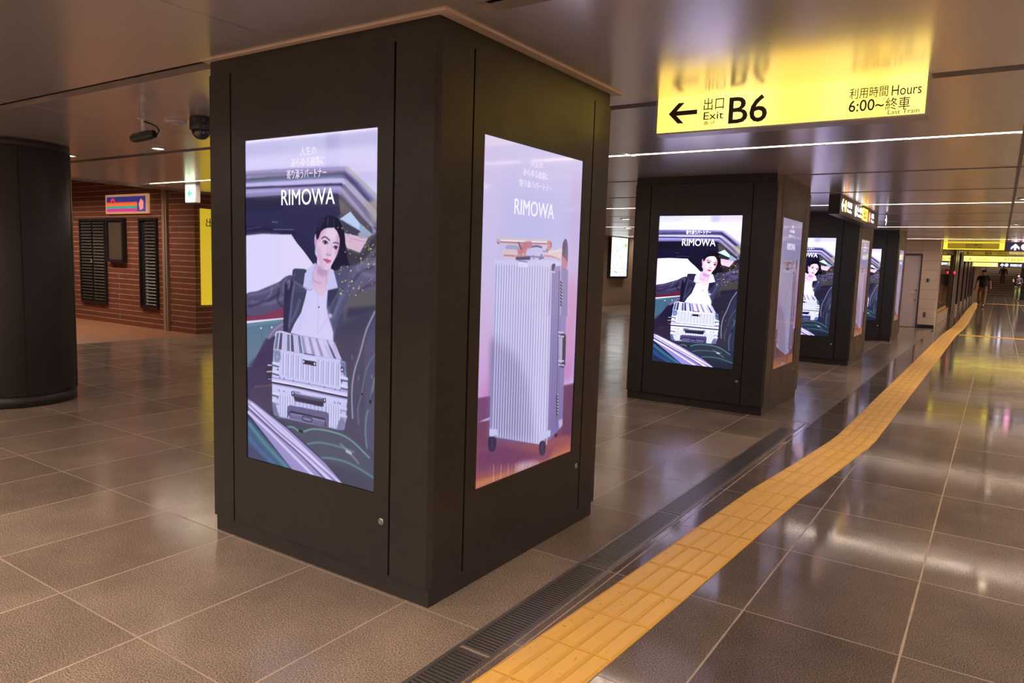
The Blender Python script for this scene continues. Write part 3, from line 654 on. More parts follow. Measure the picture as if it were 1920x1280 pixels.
('L',[(801,1600),(834,1606)],(220,224,244),4,0.8,12),
('L',[(691,1830),(900,1802)],(90,140,150),2,0.7,4),
('L',[(988,876),(933,969),(892,1085),(851,1189),(836,1298),(843,1421)],(158,156,180),2,0.9,10),
('L',[(991,1083),(935,1164),(905,1289),(880,1369),(886,1446)],(100,132,142),3,0.8,7),
('L',[(992,1202),(973,1280),(958,1343),(938,1407),(934,1484),(945,1559)],(96,136,144),3,0.9,11),
('L',[(980,1279),(963,1327),(953,1359)],(58,54,78),4,0.8,12),
('S',[(958,1312),(973,1318),(961,1333)],(24,28,40),1,1,0),
('S',[(903,1286),(916,1288),(905,1298)],(24,28,40),1,1,0),
('L',[(834,1103),(837,1121)],(150,142,120),2,0.8,6),
('L',[(881,1204),(883,1222)],(150,142,120),2,0.8,6),
('L',[(972,1186),(974,1204)],(150,142,120),2,0.8,6),
('p',[(-9,1428),(38,1439),(322,1534),(598,1661),(824,1802),(-7,1770)],(50,56,90),2,1,0),
('p',[(5,1435),(52,1446),(346,1555),(644,1693),(780,1779),(690,1781),(528,1789),(382,1775),(10,1521)],(150,142,198),1,1,0),
('p',[(5,1444),(334,1582),(598,1701),(713,1777),(645,1778),(432,1682),(11,1486)],(206,196,242),2,1,0),
('L',[(8,1487),(220,1583),(432,1674),(645,1778)],(88,78,130),2,1,10),
('L',[(9,1460),(258,1577),(504,1678),(736,1784)],(120,112,168),2,1,8),
('L',[(8,1513),(194,1596),(358,1679),(551,1776)],(212,202,246),3,1,16),
('L',[(38,1456),(321,1567),(598,1701),(769,1782)],(222,214,250),2,1,9),
('p',[(7,1548),(382,1775),(358,1789),(-7,1779)],(60,88,124),3,1,0),
('L',[(9,1574),(154,1671),(345,1774)],(88,142,156),8,0.9,22),
('L',[(8,1653),(101,1715),(231,1770)],(84,110,170),8,0.8,18),
('p',[(-6,1690),(154,1758),(218,1785),(-7,1779)],(64,62,100),8,0.8,0),
('S',[(789,487),(794,484),(798,487),(794,490)],(206,190,110),0,0.85,0),
('S',[(807,801),(811,798),(814,801),(811,803)],(224,214,160),0,0.85,0),
('S',[(872,546),(875,544),(879,546),(875,549)],(206,190,110),0,0.85,0),
('S',[(800,785),(803,782),(806,784),(803,787)],(224,214,160),0,0.85,0),
('S',[(945,726),(949,724),(953,726),(949,729)],(168,150,96),0,0.85,0),
('S',[(803,757),(810,752),(818,757),(811,762)],(168,150,96),0,0.85,0),
('S',[(749,666),(754,663),(759,666),(754,670)],(206,190,110),0,0.85,0),
('S',[(790,549),(797,544),(804,549),(797,554)],(224,214,160),0,0.85,0),
('S',[(950,452),(954,449),(958,452),(954,455)],(224,214,160),0,0.85,0),
('S',[(964,742),(969,738),(974,742),(969,745)],(168,150,96),0,0.85,0),
('S',[(840,551),(845,547),(850,551),(845,554)],(206,190,110),0,0.85,0),
('S',[(811,737),(815,735),(818,737),(815,740)],(206,190,110),0,0.85,0),
('S',[(853,801),(858,797),(863,800),(858,804)],(224,214,160),0,0.85,0),
('S',[(851,570),(858,565),(865,570),(858,575)],(206,190,110),0,0.85,0),
('S',[(743,777),(749,773),(755,777),(749,781)],(168,150,96),0,0.85,0),
('S',[(799,576),(805,571),(812,575),(805,580)],(168,150,96),0,0.85,0),
('S',[(897,519),(901,515),(905,518),(901,522)],(206,190,110),0,0.85,0),
('S',[(916,546),(921,542),(926,545),(921,549)],(206,190,110),0,0.85,0),
('S',[(760,784),(764,781),(769,783),(765,787)],(206,190,110),0,0.85,0),
('S',[(735,700),(742,695),(749,699),(742,704)],(168,150,96),0,0.85,0),
('S',[(928,783),(931,781),(934,783),(931,785)],(168,150,96),0,0.85,0),
('S',[(811,504),(817,500),(823,504),(817,508)],(224,214,160),0,0.85,0),
('S',[(907,477),(913,473),(918,476),(913,480)],(168,150,96),0,0.85,0),
('S',[(804,538),(809,534),(815,538),(809,542)],(206,190,110),0,0.85,0),
('S',[(816,454),(819,451),(823,454),(819,456)],(206,190,110),0,0.85,0),
('S',[(824,734),(831,728),(838,733),(831,739)],(224,214,160),0,0.85,0),
('S',[(753,801),(758,798),(763,801),(758,804)],(206,190,110),0,0.85,0),
('S',[(754,473),(760,469),(766,473),(760,477)],(206,190,110),0,0.85,0),
('S',[(890,640),(895,636),(900,640),(895,644)],(168,150,96),0,0.85,0),
('S',[(990,491),(995,487),(1000,491),(996,494)],(168,150,96),0,0.85,0),
('S',[(902,519),(906,516),(909,519),(906,522)],(168,150,96),0,0.85,0),
('S',[(836,463),(841,460),(846,463),(841,466)],(206,190,110),0,0.85,0),
('S',[(902,598),(905,595),(909,598),(905,601)],(206,190,110),0,0.85,0),
('S',[(783,532),(786,530),(790,532),(786,535)],(206,190,110),0,0.85,0),
('S',[(965,557),(969,555),(972,557),(969,560)],(224,214,160),0,0.85,0),
('S',[(836,768),(842,763),(847,767),(842,771)],(224,214,160),0,0.85,0),
('S',[(928,620),(931,618),(935,620),(931,623)],(206,190,110),0,0.85,0),
('S',[(973,646),(980,641),(987,645),(980,650)],(206,190,110),0,0.85,0),
('S',[(816,682),(823,677),(829,681),(823,686)],(224,214,160),0,0.85,0),
('S',[(812,598),(816,595),(820,598),(816,601)],(224,214,160),0,0.85,0),
('S',[(941,566),(945,563),(950,566),(946,569)],(168,150,96),0,0.85,0),
('S',[(744,798),(751,792),(759,797),(751,803)],(224,214,160),0,0.85,0),
('S',[(776,590),(782,586),(788,590),(782,594)],(168,150,96),0,0.85,0),
('S',[(906,471),(909,468),(913,470),(909,473)],(224,214,160),0,0.85,0),
('S',[(852,615),(857,612),(861,615),(857,618)],(168,150,96),0,0.85,0),
('S',[(785,452),(789,450),(792,452),(789,454)],(168,150,96),0,0.85,0),
('S',[(756,739),(762,734),(769,739),(762,743)],(206,190,110),0,0.85,0),
('S',[(877,757),(881,754),(885,757),(881,760)],(224,214,160),0,0.85,0),
('S',[(891,735),(896,731),(902,735),(897,739)],(168,150,96),0,0.85,0),
('S',[(972,600),(976,598),(979,600),(976,602)],(224,214,160),0,0.85,0),
('S',[(885,620),(892,615),(898,620),(892,624)],(224,214,160),0,0.85,0),
('S',[(934,464),(937,461),(940,464),(937,466)],(224,214,160),0,0.85,0),
('S',[(968,551),(972,548),(977,551),(972,554)],(206,190,110),0,0.85,0),
('S',[(938,557),(942,554),(946,556),(942,559)],(168,150,96),0,0.85,0),
('S',[(957,587),(960,584),(963,587),(960,589)],(224,214,160),0,0.85,0),
('S',[(938,576),(945,570),(952,575),(945,580)],(168,150,96),0,0.85,0),
('S',[(959,717),(962,715),(966,717),(962,720)],(206,190,110),0,0.85,0),
('S',[(900,774),(905,770),(910,774),(905,777)],(206,190,110),0,0.85,0),
('S',[(938,507),(944,502),(950,507),(944,511)],(206,190,110),0,0.85,0),
('S',[(914,563),(921,558),(927,562),(921,567)],(168,150,96),0,0.85,0),
('S',[(873,767),(879,762),(885,766),(879,771)],(206,190,110),0,0.85,0),
('S',[(901,492),(904,489),(908,491),(904,494)],(224,214,160),0,0.85,0),
('S',[(888,633),(893,629),(899,633),(893,636)],(168,150,96),0,0.85,0),
('S',[(952,572),(958,568),(964,572),(958,576)],(224,214,160),0,0.85,0),
('S',[(724,470),(729,466),(734,470),(729,474)],(168,150,96),0,0.85,0),
('S',[(935,646),(942,641),(948,645),(942,651)],(224,214,160),0,0.85,0),
('S',[(938,661),(943,658),(948,661),(943,665)],(206,190,110),0,0.85,0),
('S',[(792,662),(799,656),(807,661),(799,666)],(168,150,96),0,0.85,0),
('S',[(940,511),(947,506),(953,510),(947,515)],(168,150,96),0,0.85,0),
('S',[(779,732),(785,728),(791,732),(785,736)],(206,190,110),0,0.85,0),
('S',[(744,681),(751,676),(758,680),(751,685)],(168,150,96),0,0.85,0)]
ART_CASE = [
('p',[(-5,-5),(1005,-5),(1005,1783),(-5,1783)],((214,204,240),(196,190,236),((0,0),(0,650))),0,1,0),
('p',[(-5,600),(1005,600),(1005,1330),(-5,1330)],((198,190,234),(198,132,196),((0,640),(0,1180))),30,0.95,0),
('p',[(180,200),(900,200),(900,1000),(180,1000)],(192,190,240),90,0.6,0),
('p',[(-5,-5),(160,-5),(160,1250),(-5,1250)],(216,198,236),40,0.5,0),
('p',[(880,100),(1005,100),(1005,1200),(880,1200)],(206,172,214),45,0.5,0),
('p',[(850,700),(1005,700),(1005,1100),(850,1100)],(208,140,184),50,0.6,0),
('p',[(-10,1300),(120,1306),(126,1414),(-4,1427)],(118,70,114),1,1,0),
('p',[(-29,1421),(134,1432),(1015,1342),(1081,1866),(0,1791)],(116,66,98),3,1,0),
('p',[(862,1342),(1015,1347),(1051,1759),(894,1722)],(104,60,98),3,1,0),
('L',[(863,1347),(1015,1350)],(146,92,130),1,1,6),
('L',[(-10,1301),(120,1306)],(146,92,134),1,1,6),
('p',[(-23,1555),(188,1558),(1065,1683),(1090,1968),(1,1799)],((124,70,98),(168,92,86),((245,1571),(260,1827))),10,1,0),
('p',[(-3,1726),(405,1764),(1011,1755),(1018,1835),(0,1787)],(196,124,82),10,0.8,0),  # orange reflection of the tactile path in the glass, painted into the picture
('p',[(17,1597),(247,1596),(661,1723),(800,1700),(734,1778),(312,1722),(34,1681)],(108,58,104),14,0.7,0),
('l',[(133,1675),(134,1774)],(150,110,140),3,0.5,8),
('l',[(166,1681),(167,1776)],(206,186,214),3,0.5,8),
('l',[(200,1688),(200,1778)],(150,110,140),3,0.5,8),
('l',[(234,1694),(234,1780)],(206,186,214),3,0.5,8),
('l',[(268,1701),(269,1782)],(150,110,140),3,0.5,8),
('l',[(304,1707),(304,1784)],(206,186,214),3,0.5,8),
('l',[(340,1714),(339,1786)],(150,110,140),3,0.5,8),
('l',[(376,1721),(376,1789)],(206,186,214),3,0.5,8),
('l',[(413,1728),(412,1791)],(150,110,140),3,0.5,8),
('l',[(451,1735),(450,1793)],(206,186,214),3,0.5,8),
('l',[(489,1743),(488,1796)],(150,110,140),3,0.5,8),
('l',[(528,1750),(526,1798)],(206,186,214),3,0.5,8),
('l',[(568,1758),(566,1800)],(150,110,140),3,0.5,8),
('l',[(608,1765),(606,1803)],(206,186,214),3,0.5,8),
('S',[(387,1725),(595,1752),(616,1803),(438,1809)],(216,206,236),12,0.5,0),
('p',[(114,605),(617,596),(868,646),(896,919),(122,864)],(196,192,236),2,1,0),
('p',[(122,821),(690,855),(720,1589),(614,1657),(118,1517),(119,1142)],(188,186,234),1,1,0),
('p',[(685,855),(871,866),(883,1596),(725,1655),(698,1640)],((150,142,196),(124,112,168),((665,862),(720,1589))),1,1,0),
('p',[(685,622),(785,606),(873,651),(891,927),(660,910)],(149,141,195),2,1,0),
('p',[(797,650),(873,646),(886,927),(811,921)],(138,130,178),5,0.6,0),
('p',[(114,602),(617,596),(785,602),(795,624),(686,635),(116,634)],(206,204,244),2,1,0),
('p',[(111,991),(159,1012),(365,1125),(483,1295),(554,1634),(125,1518),(113,1220)],(128,118,172),26,0.75,0),
('p',[(112,1023),(260,1080),(369,1193),(424,1587),(125,1518)],(112,102,156),24,0.5,0),
('p',[(501,852),(682,863),(707,1642),(605,1646),(530,1285)],(212,206,248),20,0.6,0),
('l',[(138,627),(137,1520)],(150,144,196),1.2,0.75,7),
('l',[(149,627),(148,1520)],(226,222,252),1.5,0.8,9),
('l',[(161,627),(160,1526)],(150,144,196),1.2,0.75,7),
('l',[(172,627),(171,1526)],(226,222,252),1.5,0.8,9),
('l',[(184,627),(184,1533)],(150,144,196),1.2,0.75,7),
('l',[(195,627),(195,1533)],(226,222,252),1.5,0.8,9),
('l',[(207,628),(208,1539)],(150,144,196),1.2,0.75,7),
('l',[(218,628),(219,1539)],(226,222,252),1.5,0.8,9),
('l',[(230,628),(232,1546)],(150,144,196),1.2,0.75,7),
('l',[(241,628),(243,1546)],(226,222,252),1.5,0.8,9),
('l',[(254,628),(257,1553)],(150,144,196),1.2,0.75,7),
('l',[(265,628),(268,1553)],(226,222,252),1.5,0.8,9),
('l',[(278,629),(282,1560)],(150,144,196),1.2,0.75,7),
('l',[(289,629),(293,1560)],(226,222,252),1.5,0.8,9),
('l',[(302,629),(307,1567)],(150,144,196),1.2,0.75,7),
('l',[(313,629),(318,1567)],(226,222,252),1.5,0.8,9),
('l',[(327,629),(332,1574)],(150,144,196),1.2,0.75,7),
('l',[(338,629),(343,1574)],(226,222,252),1.5,0.8,9),
('l',[(352,630),(358,1581)],(150,144,196),1.2,0.75,7),
('l',[(363,630),(369,1581)],(226,222,252),1.5,0.8,9),
('l',[(377,630),(384,1588)],(150,144,196),1.2,0.75,7),
('l',[(388,630),(395,1588)],(226,222,252),1.5,0.8,9),
('l',[(402,631),(410,1595)],(150,144,196),1.2,0.75,7),
('l',[(413,631),(421,1595)],(226,222,252),1.5,0.8,9),
('l',[(427,631),(437,1603)],(150,144,196),1.2,0.75,7),
('l',[(438,631),(448,1603)],(226,222,252),1.5,0.8,9),
('l',[(453,631),(464,1610)],(150,144,196),1.2,0.75,7),
('l',[(464,631),(475,1610)],(226,222,252),1.5,0.8,9),
('l',[(480,632),(491,1618)],(150,144,196),1.2,0.75,7),
('l',[(491,632),(502,1618)],(226,222,252),1.5,0.8,9),
('l',[(506,632),(519,1625)],(150,144,196),1.2,0.75,7),
('l',[(517,632),(530,1625)],(226,222,252),1.5,0.8,9),
('l',[(533,632),(547,1633)],(150,144,196),1.2,0.75,7),
('l',[(544,632),(558,1633)],(226,222,252),1.5,0.8,9),
('l',[(560,633),(575,1641)],(150,144,196),1.2,0.75,7),
('l',[(571,633),(586,1641)],(226,222,252),1.5,0.8,9),
('l',[(588,633),(603,1649)],(150,144,196),1.2,0.75,7),
('l',[(599,633),(614,1649)],(226,222,252),1.5,0.8,9),
('l',[(615,634),(632,1657)],(150,144,196),1.2,0.75,7),
('l',[(626,634),(643,1657)],(226,222,252),1.5,0.8,9),
('l',[(643,634),(662,1665)],(150,144,196),1.2,0.75,7),
('l',[(654,634),(673,1665)],(226,222,252),1.5,0.8,9),
('l',[(672,634),(692,1673)],(150,144,196),1.2,0.75,7),
('l',[(683,634),(703,1673)],(226,222,252),1.5,0.8,9),
('l',[(704,657),(720,1589)],(108,100,150),1.2,0.7,6),
('l',[(724,657),(747,1577)],(108,100,150),1.2,0.7,6),
('l',[(745,657),(775,1564)],(108,100,150),1.2,0.7,6),
('l',[(765,658),(802,1551)],(108,100,150),1.2,0.7,6),
('l',[(786,658),(830,1538)],(108,100,150),1.2,0.7,6),
('l',[(787,623),(807,912)],(210,206,244),1,0.8,7),
('l',[(772,658),(809,1590)],(88,80,120),1.5,0.8,7),
('S',[(784,719),(801,712),(815,720),(802,728)],(70,66,96),1,1,0),
('S',[(799,717),(810,714),(815,720)],(220,220,246),0,1,0),
('S',[(785,738),(802,731),(817,739),(804,747)],(70,66,96),1,1,0),
('S',[(801,737),(811,734),(817,739)],(220,220,246),0,1,0),
('S',[(787,757),(804,751),(818,758),(805,766)],(70,66,96),1,1,0),
('S',[(803,756),(813,753),(818,758)],(220,220,246),0,1,0),
('S',[(789,776),(805,770),(820,778),(807,786)],(70,66,96),1,1,0),
('S',[(804,775),(814,772),(820,778)],(220,220,246),0,1,0),
('S',[(790,796),(807,789),(822,797),(808,805)],(70,66,96),1,1,0),
('S',[(806,795),(816,791),(822,797)],(220,220,246),0,1,0),
('S',[(792,815),(809,809),(823,816),(810,825)],(70,66,96),1,1,0),
('S',[(807,814),(818,811),(823,816)],(220,220,246),0,1,0),
('S',[(793,834),(810,828),(825,836),(811,844)],(70,66,96),1,1,0),
('S',[(809,833),(819,830),(825,836)],(220,220,246),0,1,0),
('S',[(795,853),(812,847),(826,855),(813,863)],(70,66,96),1,1,0),
('S',[(810,853),(821,850),(826,855)],(220,220,246),0,1,0),
('S',[(685,622),(726,618),(704,657),(688,665)],(76,70,116),1,1,0),
('L',[(688,660),(722,665)],(224,222,250),1,1,7),
('p',[(338,607),(425,611),(431,639),(339,636)],(222,220,250),1,1,0),
('L',[(342,606),(425,611)],(120,112,166),1,1,5),
('p',[(804,1030),(855,1025),(882,1042),(886,1219),(863,1236),(820,1224)],(70,62,92),2,1,0),
('p',[(798,1047),(842,1047),(847,1205),(811,1200)],(176,168,206),2,1,0),
('L',[(790,1015),(854,1023)],(206,202,228),1,1,8),
('L',[(792,1038),(856,1046)],(206,202,228),1,1,8),
('L',[(804,1185),(869,1195)],(206,202,228),1,1,8),
('L',[(806,1210),(871,1221)],(206,202,228),1,1,8),
('S',[(786,1390),(807,1386),(819,1401),(798,1403)],(74,68,98),1,1,0),
('S',[(802,1389),(817,1389),(816,1399)],(196,192,222),0,1,0),
('S',[(788,1409),(809,1405),(821,1420),(799,1422)],(74,68,98),1,1,0),
('S',[(804,1408),(818,1408),(817,1417)],(196,192,222),0,1,0),
('S',[(789,1427),(810,1424),(823,1439),(801,1441)],(74,68,98),1,1,0),
('S',[(805,1427),(820,1427),(819,1436)],(196,192,222),0,1,0),
('S',[(791,1446),(812,1443),(824,1458),(802,1459)],(74,68,98),1,1,0),
('S',[(807,1445),(821,1446),(820,1455)],(196,192,222),0,1,0),
('S',[(792,1465),(813,1462),(826,1477),(804,1478)],(74,68,98),1,1,0),
('S',[(808,1464),(823,1465),(822,1474)],(196,192,222),0,1,0),
('S',[(794,1484),(815,1480),(827,1496),(805,1497)],(74,68,98),1,1,0),
('S',[(810,1483),(824,1484),(823,1493)],(196,192,222),0,1,0),
('S',[(795,1503),(816,1499),(829,1515),(807,1516)],(74,68,98),1,1,0),
('S',[(811,1502),(826,1503),(825,1512)],(196,192,222),0,1,0),
('p',[(116,1476),(188,1493),(189,1525),(166,1521),(148,1530),(118,1519)],(202,198,240),1,1,0),
('p',[(609,1593),(651,1588),(741,1594),(744,1632),(655,1639),(613,1648)],(200,196,238),1,1,0),
('p',[(833,1552),(879,1547),(882,1586),(843,1606)],(180,174,216),2,1,0),
('L',[(121,1519),(148,1530),(170,1522)],(110,100,140),1,1,5),
('S',[(109,1531),(125,1520),(173,1534),(183,1565),(170,1603),(129,1599),(111,1572)],(54,44,78),2,1,0),
('S',[(619,1654),(638,1643),(681,1653),(693,1694),(679,1732),(635,1724),(617,1685)],(58,48,82),2,1,0),
('L',[(143,1539),(149,1589)],(90,80,120),2,0.8,6),
('L',[(653,1661),(660,1713)],(96,86,124),2,0.8,6),
('S',[(794,1633),(821,1630),(817,1648),(799,1649)],(40,30,50),1,1,0),
('S',[(818,473),(834,469),(851,483),(865,531),(866,590),(853,632),(833,651),(810,632),(795,584),(794,531),(801,494)],(126,98,130),1,1,0),
('S',[(800,505),(814,481),(830,486),(839,531),(833,584),(818,595),(800,573)],(96,88,124),3,1,0),
('S',[(795,573),(816,573),(850,595),(866,622),(848,640),(830,648),(810,632)],(190,130,150),3,1,0),
('p',[(581,553),(689,545),(760,534),(796,526),(791,594),(743,584),(666,573),(582,573)],(222,204,214),1,1,0),
('p',[(582,568),(671,569),(764,584),(791,596),(743,586),(666,577),(582,576)],(202,136,136),2,1,0),
('L',[(580,549),(689,545),(791,531)],(230,216,220),2,1,9),
('l',[(148,508),(313,505),(492,501),(635,499)],(214,196,206),1,1,34),
('l',[(165,513),(357,511),(631,504)],(182,116,138),1,1,8),
('l',[(172,505),(625,496)],(238,232,242),1,1,8),
('L',[(635,500),(660,502),(664,512),(647,525),(626,540)],(206,150,160),1,1,30),
('L',[(650,499),(672,507),(662,525)],(176,110,130),1,1,8),
('S',[(128,502),(148,500),(162,504),(165,516),(153,525),(137,523),(133,514)],(190,170,206),1,1,0),
('S',[(137,516),(149,514),(155,520),(145,525)],(150,110,150),1,1,0),
('l',[(394,542),(609,540)],(206,198,232),1,1,40),
('l',[(399,549),(605,548)],(130,116,166),1,1,7),
('S',[(611,538),(623,531),(638,538),(634,550),(620,553)],(160,140,170),1,1,0),
('l',[(232,548),(316,547)],(170,166,206),1,1,44),
('l',[(204,561),(300,560)],(196,150,160),1,1,12),
('l',[(208,572),(309,573)],(218,196,206),1,1,50),
('l',[(201,580),(301,581)],(186,130,146),1,1,8),
('l',[(396,569),(563,571)],(200,196,240),1,1,60),
('l',[(397,580),(563,581)],(136,126,176),1,1,8),
('L',[(322,580),(338,559),(349,530)],(200,140,148),2,1,26),
('S',[(314,568),(321,563),(329,569),(322,578)],(240,220,220),2,1,0),
('L',[(357,580),(373,559),(385,530)],(200,140,148),2,1,26),
('S',[(348,568),(356,563),(364,569),(357,578)],(240,220,220),2,1,0),
('L',[(381,580),(398,559),(409,529)],(200,140,148),2,1,26),
('S',[(373,568),(380,563),(389,569),(381,578)],(240,220,220),2,1,0),
('L',[(360,559),(389,525),(447,517)],(190,126,140),4,0.9,40),
('L',[(335,511),(345,523),(363,542)],(130,90,130),1,1,12),
('S',[(558,568),(574,563),(582,576),(568,583),(559,581)],(150,130,166),1,1,0),
('L',[(319,594),(389,592),(447,590)],(84,72,110),3,1,16),
('L',[(466,527),(516,522),(569,527)],(104,88,150),2,1,10),
('L',[(545,591),(593,583)],(110,96,140),2,1,8),
('L',[(483,573),(489,593)],(130,120,166),1,1,8)]
def art_curve(pts, closed):
    P = np.array(pts, float); n = len(P); out = []
    for i in range(n if closed else n - 1):
        if closed: a, b, c, d = P[(i-1) % n], P[i], P[(i+1) % n], P[(i+2) % n]
        else: a, b, c, d = P[max(i-1, 0)], P[i], P[i+1], P[min(i+2, n-1)]
        for t in (0, .2, .4, .6, .8):
            out.append(.5*((2*b) + (c-a)*t + (2*a-5*b+4*c-d)*t*t + (3*b-a-3*c+d)*t**3))
    if not closed: out.append(P[-1])
    return np.array(out)
def art_blur(m, s):
    k = int(math.ceil(s*2.5)); x = np.arange(-k, k+1); w = np.exp(-x*x/(2*s*s)); w /= w.sum()
    for ax in (0, 1):
        m = np.apply_along_axis(lambda r: np.convolve(r, w, 'same'), ax, m)
    return m
def art_paint(ops, GW, GH, K):
    """paint the flat advertisement picture as colours on a grid; canvas is 1000 wide"""
    W, H = GW*K, GH*K; f = W/1000.0
    img = np.zeros((H, W, 3))
    for op in ops:
        kind, pts, col, blur, alpha, extra = op
        P = np.array(pts, float)*f
        if kind == 'S': P = art_curve(P, True)
        if kind in 'lL':
            w = extra*f
            if kind == 'L': P = art_curve(P, False)
            lo = P.min(0)-w-3*blur*f-2; hi = P.max(0)+w+3*blur*f+2
        else:
            lo = P.min(0)-3*blur*f-2; hi = P.max(0)+3*blur*f+2
        x0, y0 = np.maximum(lo.astype(int), 0); x1, y1 = np.minimum(hi.astype(int)+1, [W, H])
        if x1 <= x0 or y1 <= y0: continue
        X, Y = np.meshgrid(np.arange(x0, x1)+.5, np.arange(y0, y1)+.5)
        if kind in 'lL':
            m = np.zeros(X.shape)
            for a, b in zip(P[:-1], P[1:]):
                d = b-a; L = max(d@d, 1e-9); t = np.clip(((X-a[0])*d[0]+(Y-a[1])*d[1])/L, 0, 1)
                m = np.maximum(m, np.clip(w/2+.5-np.hypot(X-a[0]-t*d[0], Y-a[1]-t*d[1]), 0, 1))
        else:
            ins = np.zeros(X.shape, bool); Q = np.roll(P, -1, 0)
            for (ax, ay), (bx, by) in zip(P, Q):
                if ay == by: continue
                c = (ay > Y) != (by > Y)
                ins ^= c & (X < (bx-ax)*(Y-ay)/(by-ay)+ax)
            m = ins.astype(float)
        if blur*f > .6 and m.size: m = art_blur(m, blur*f)
        m = (m*alpha)[..., None]
        if kind == 'g' or kind == 'G' or (kind in 'pS' and isinstance(col[0], (tuple, list))):
            c0, c1 = np.array(col[0], float), np.array(col[1], float)
            (gx0, gy0), (gx1, gy1) = col[2]; gx0 *= f; gy0 *= f; gx1 *= f; gy1 *= f
            d = np.array([gx1-gx0, gy1-gy0]); t = np.clip(((X-gx0)*d[0]+(Y-gy0)*d[1])/(d@d), 0, 1)[..., None]
            C = c0*(1-t)+c1*t
        else: C = np.array(col, float)
        img[y0:y1, x0:x1] = img[y0:y1, x0:x1]*(1-m)+C*m
    img = img.reshape(GH, K, GW, K, 3).mean((1, 3))/255
    return np.clip(img, 0, 1)
# ------------------------------------------------------------------ door in the far tiled wall
d = empty('door_1', 'pale grey service door in the beige tiled wall beyond the last pillar', 'door', (-.41, 23.45, 0)); d['kind'] = 'structure'
obj('door_frame', B((-.45, -.41, -.02, .3, 0, 2.3), (.41, .45, -.02, .3, 0, 2.3), (-.45, .45, -.02, .3, 2.25, 2.3)), M_DFRAME, d)
obj('door_leaf', B((-.41, .41, .03, .08, .01, 2.25), bev=.004), M_DOOR, d)
bm = bmesh.new(); tube(bm, [(.34, .03, 1.07), (.34, -.03, 1.07), (.20, -.035, 1.07)], .013); obj('lever_handle', bm, M_CHROME, d)
for z in (1.17, .86):
    bm = bmesh.new(); lathe(bm, [(.03, 0), (.03, .012), (.02, .016)], n=20); bm.transform(Matrix.Translation((.34, .03, z)) @ Matrix.Rotation(math.pi/2, 4, 'X')); obj('lock_cylinder', bm, mat('dull_metal', (.25, .22, .22), .35, .8), d)
t = empty('wall_intercom', 'small dark intercom plate at head height right of the pale door', 'intercom', (.235, 23.45, 1.42))
obj('plate', B((-.05, .05, -.015, 0, 0, .13), bev=.004), mat('grey_plate', (.30, .27, .28), .4), t); obj('handset', B((-.03, .02, -.05, -.015, .015, .115), bev=.01), M_BLACK, t)
t = empty('wall_outlet_panel', 'small grey louvred panel near the floor right of the pale door', 'wall panel', (.225, 23.45, .34))
obj('plate', B((-.045, .045, -.012, 0, 0, .16), bev=.004), mat('grey_plate', (.3, .27, .28), .4), t)
obj('slats', B(*[(-.03, .03, -.02, -.012, .02+i*.027, .032+i*.027) for i in range(5)]), M_DFRAME, t)

# ------------------------------------------------------------------ the advertising pillars
random.seed(4)
IMG_A = art_paint(ART_WOMAN, 330, 586, 2); IMG_B = art_paint(ART_CASE, 330, 586, 2)
SW, SH = .985, 1.745
ME_A = picture_mesh('advertisement_woman', IMG_A, SW, SH); ME_B = picture_mesh('advertisement_case', IMG_B, SW, SH)
def ring_box(bm, x0, x1, z0, z1, a0, a1, b0, b1, y0, y1):      # plate x0..x1,z0..z1 with the hole a0..a1,b0..b1
    def loop(p, y): return [bm.verts.new((x, y, z)) for x, z in p]
    O = [(x0, z0), (x1, z0), (x1, z1), (x0, z1)]; I = [(a0, b0), (a1, b0), (a1, b1), (a0, b1)]
    of, ob, jf, jb = loop(O, y0), loop(O, y1), loop(I, y0), loop(I, y1)
    for i in range(4):
        j = (i+1) % 4
        for q in ((of[i], of[j], jf[j], jf[i]), (ob[i], jb[i], jb[j], ob[j]), (of[i], ob[i], ob[j], of[j]), (jf[i], jf[j], jb[j], jb[i])): bm.faces.new(q)
LINES = ['人生の', 'あらゆる旅路に', '寄り添うパートナー']
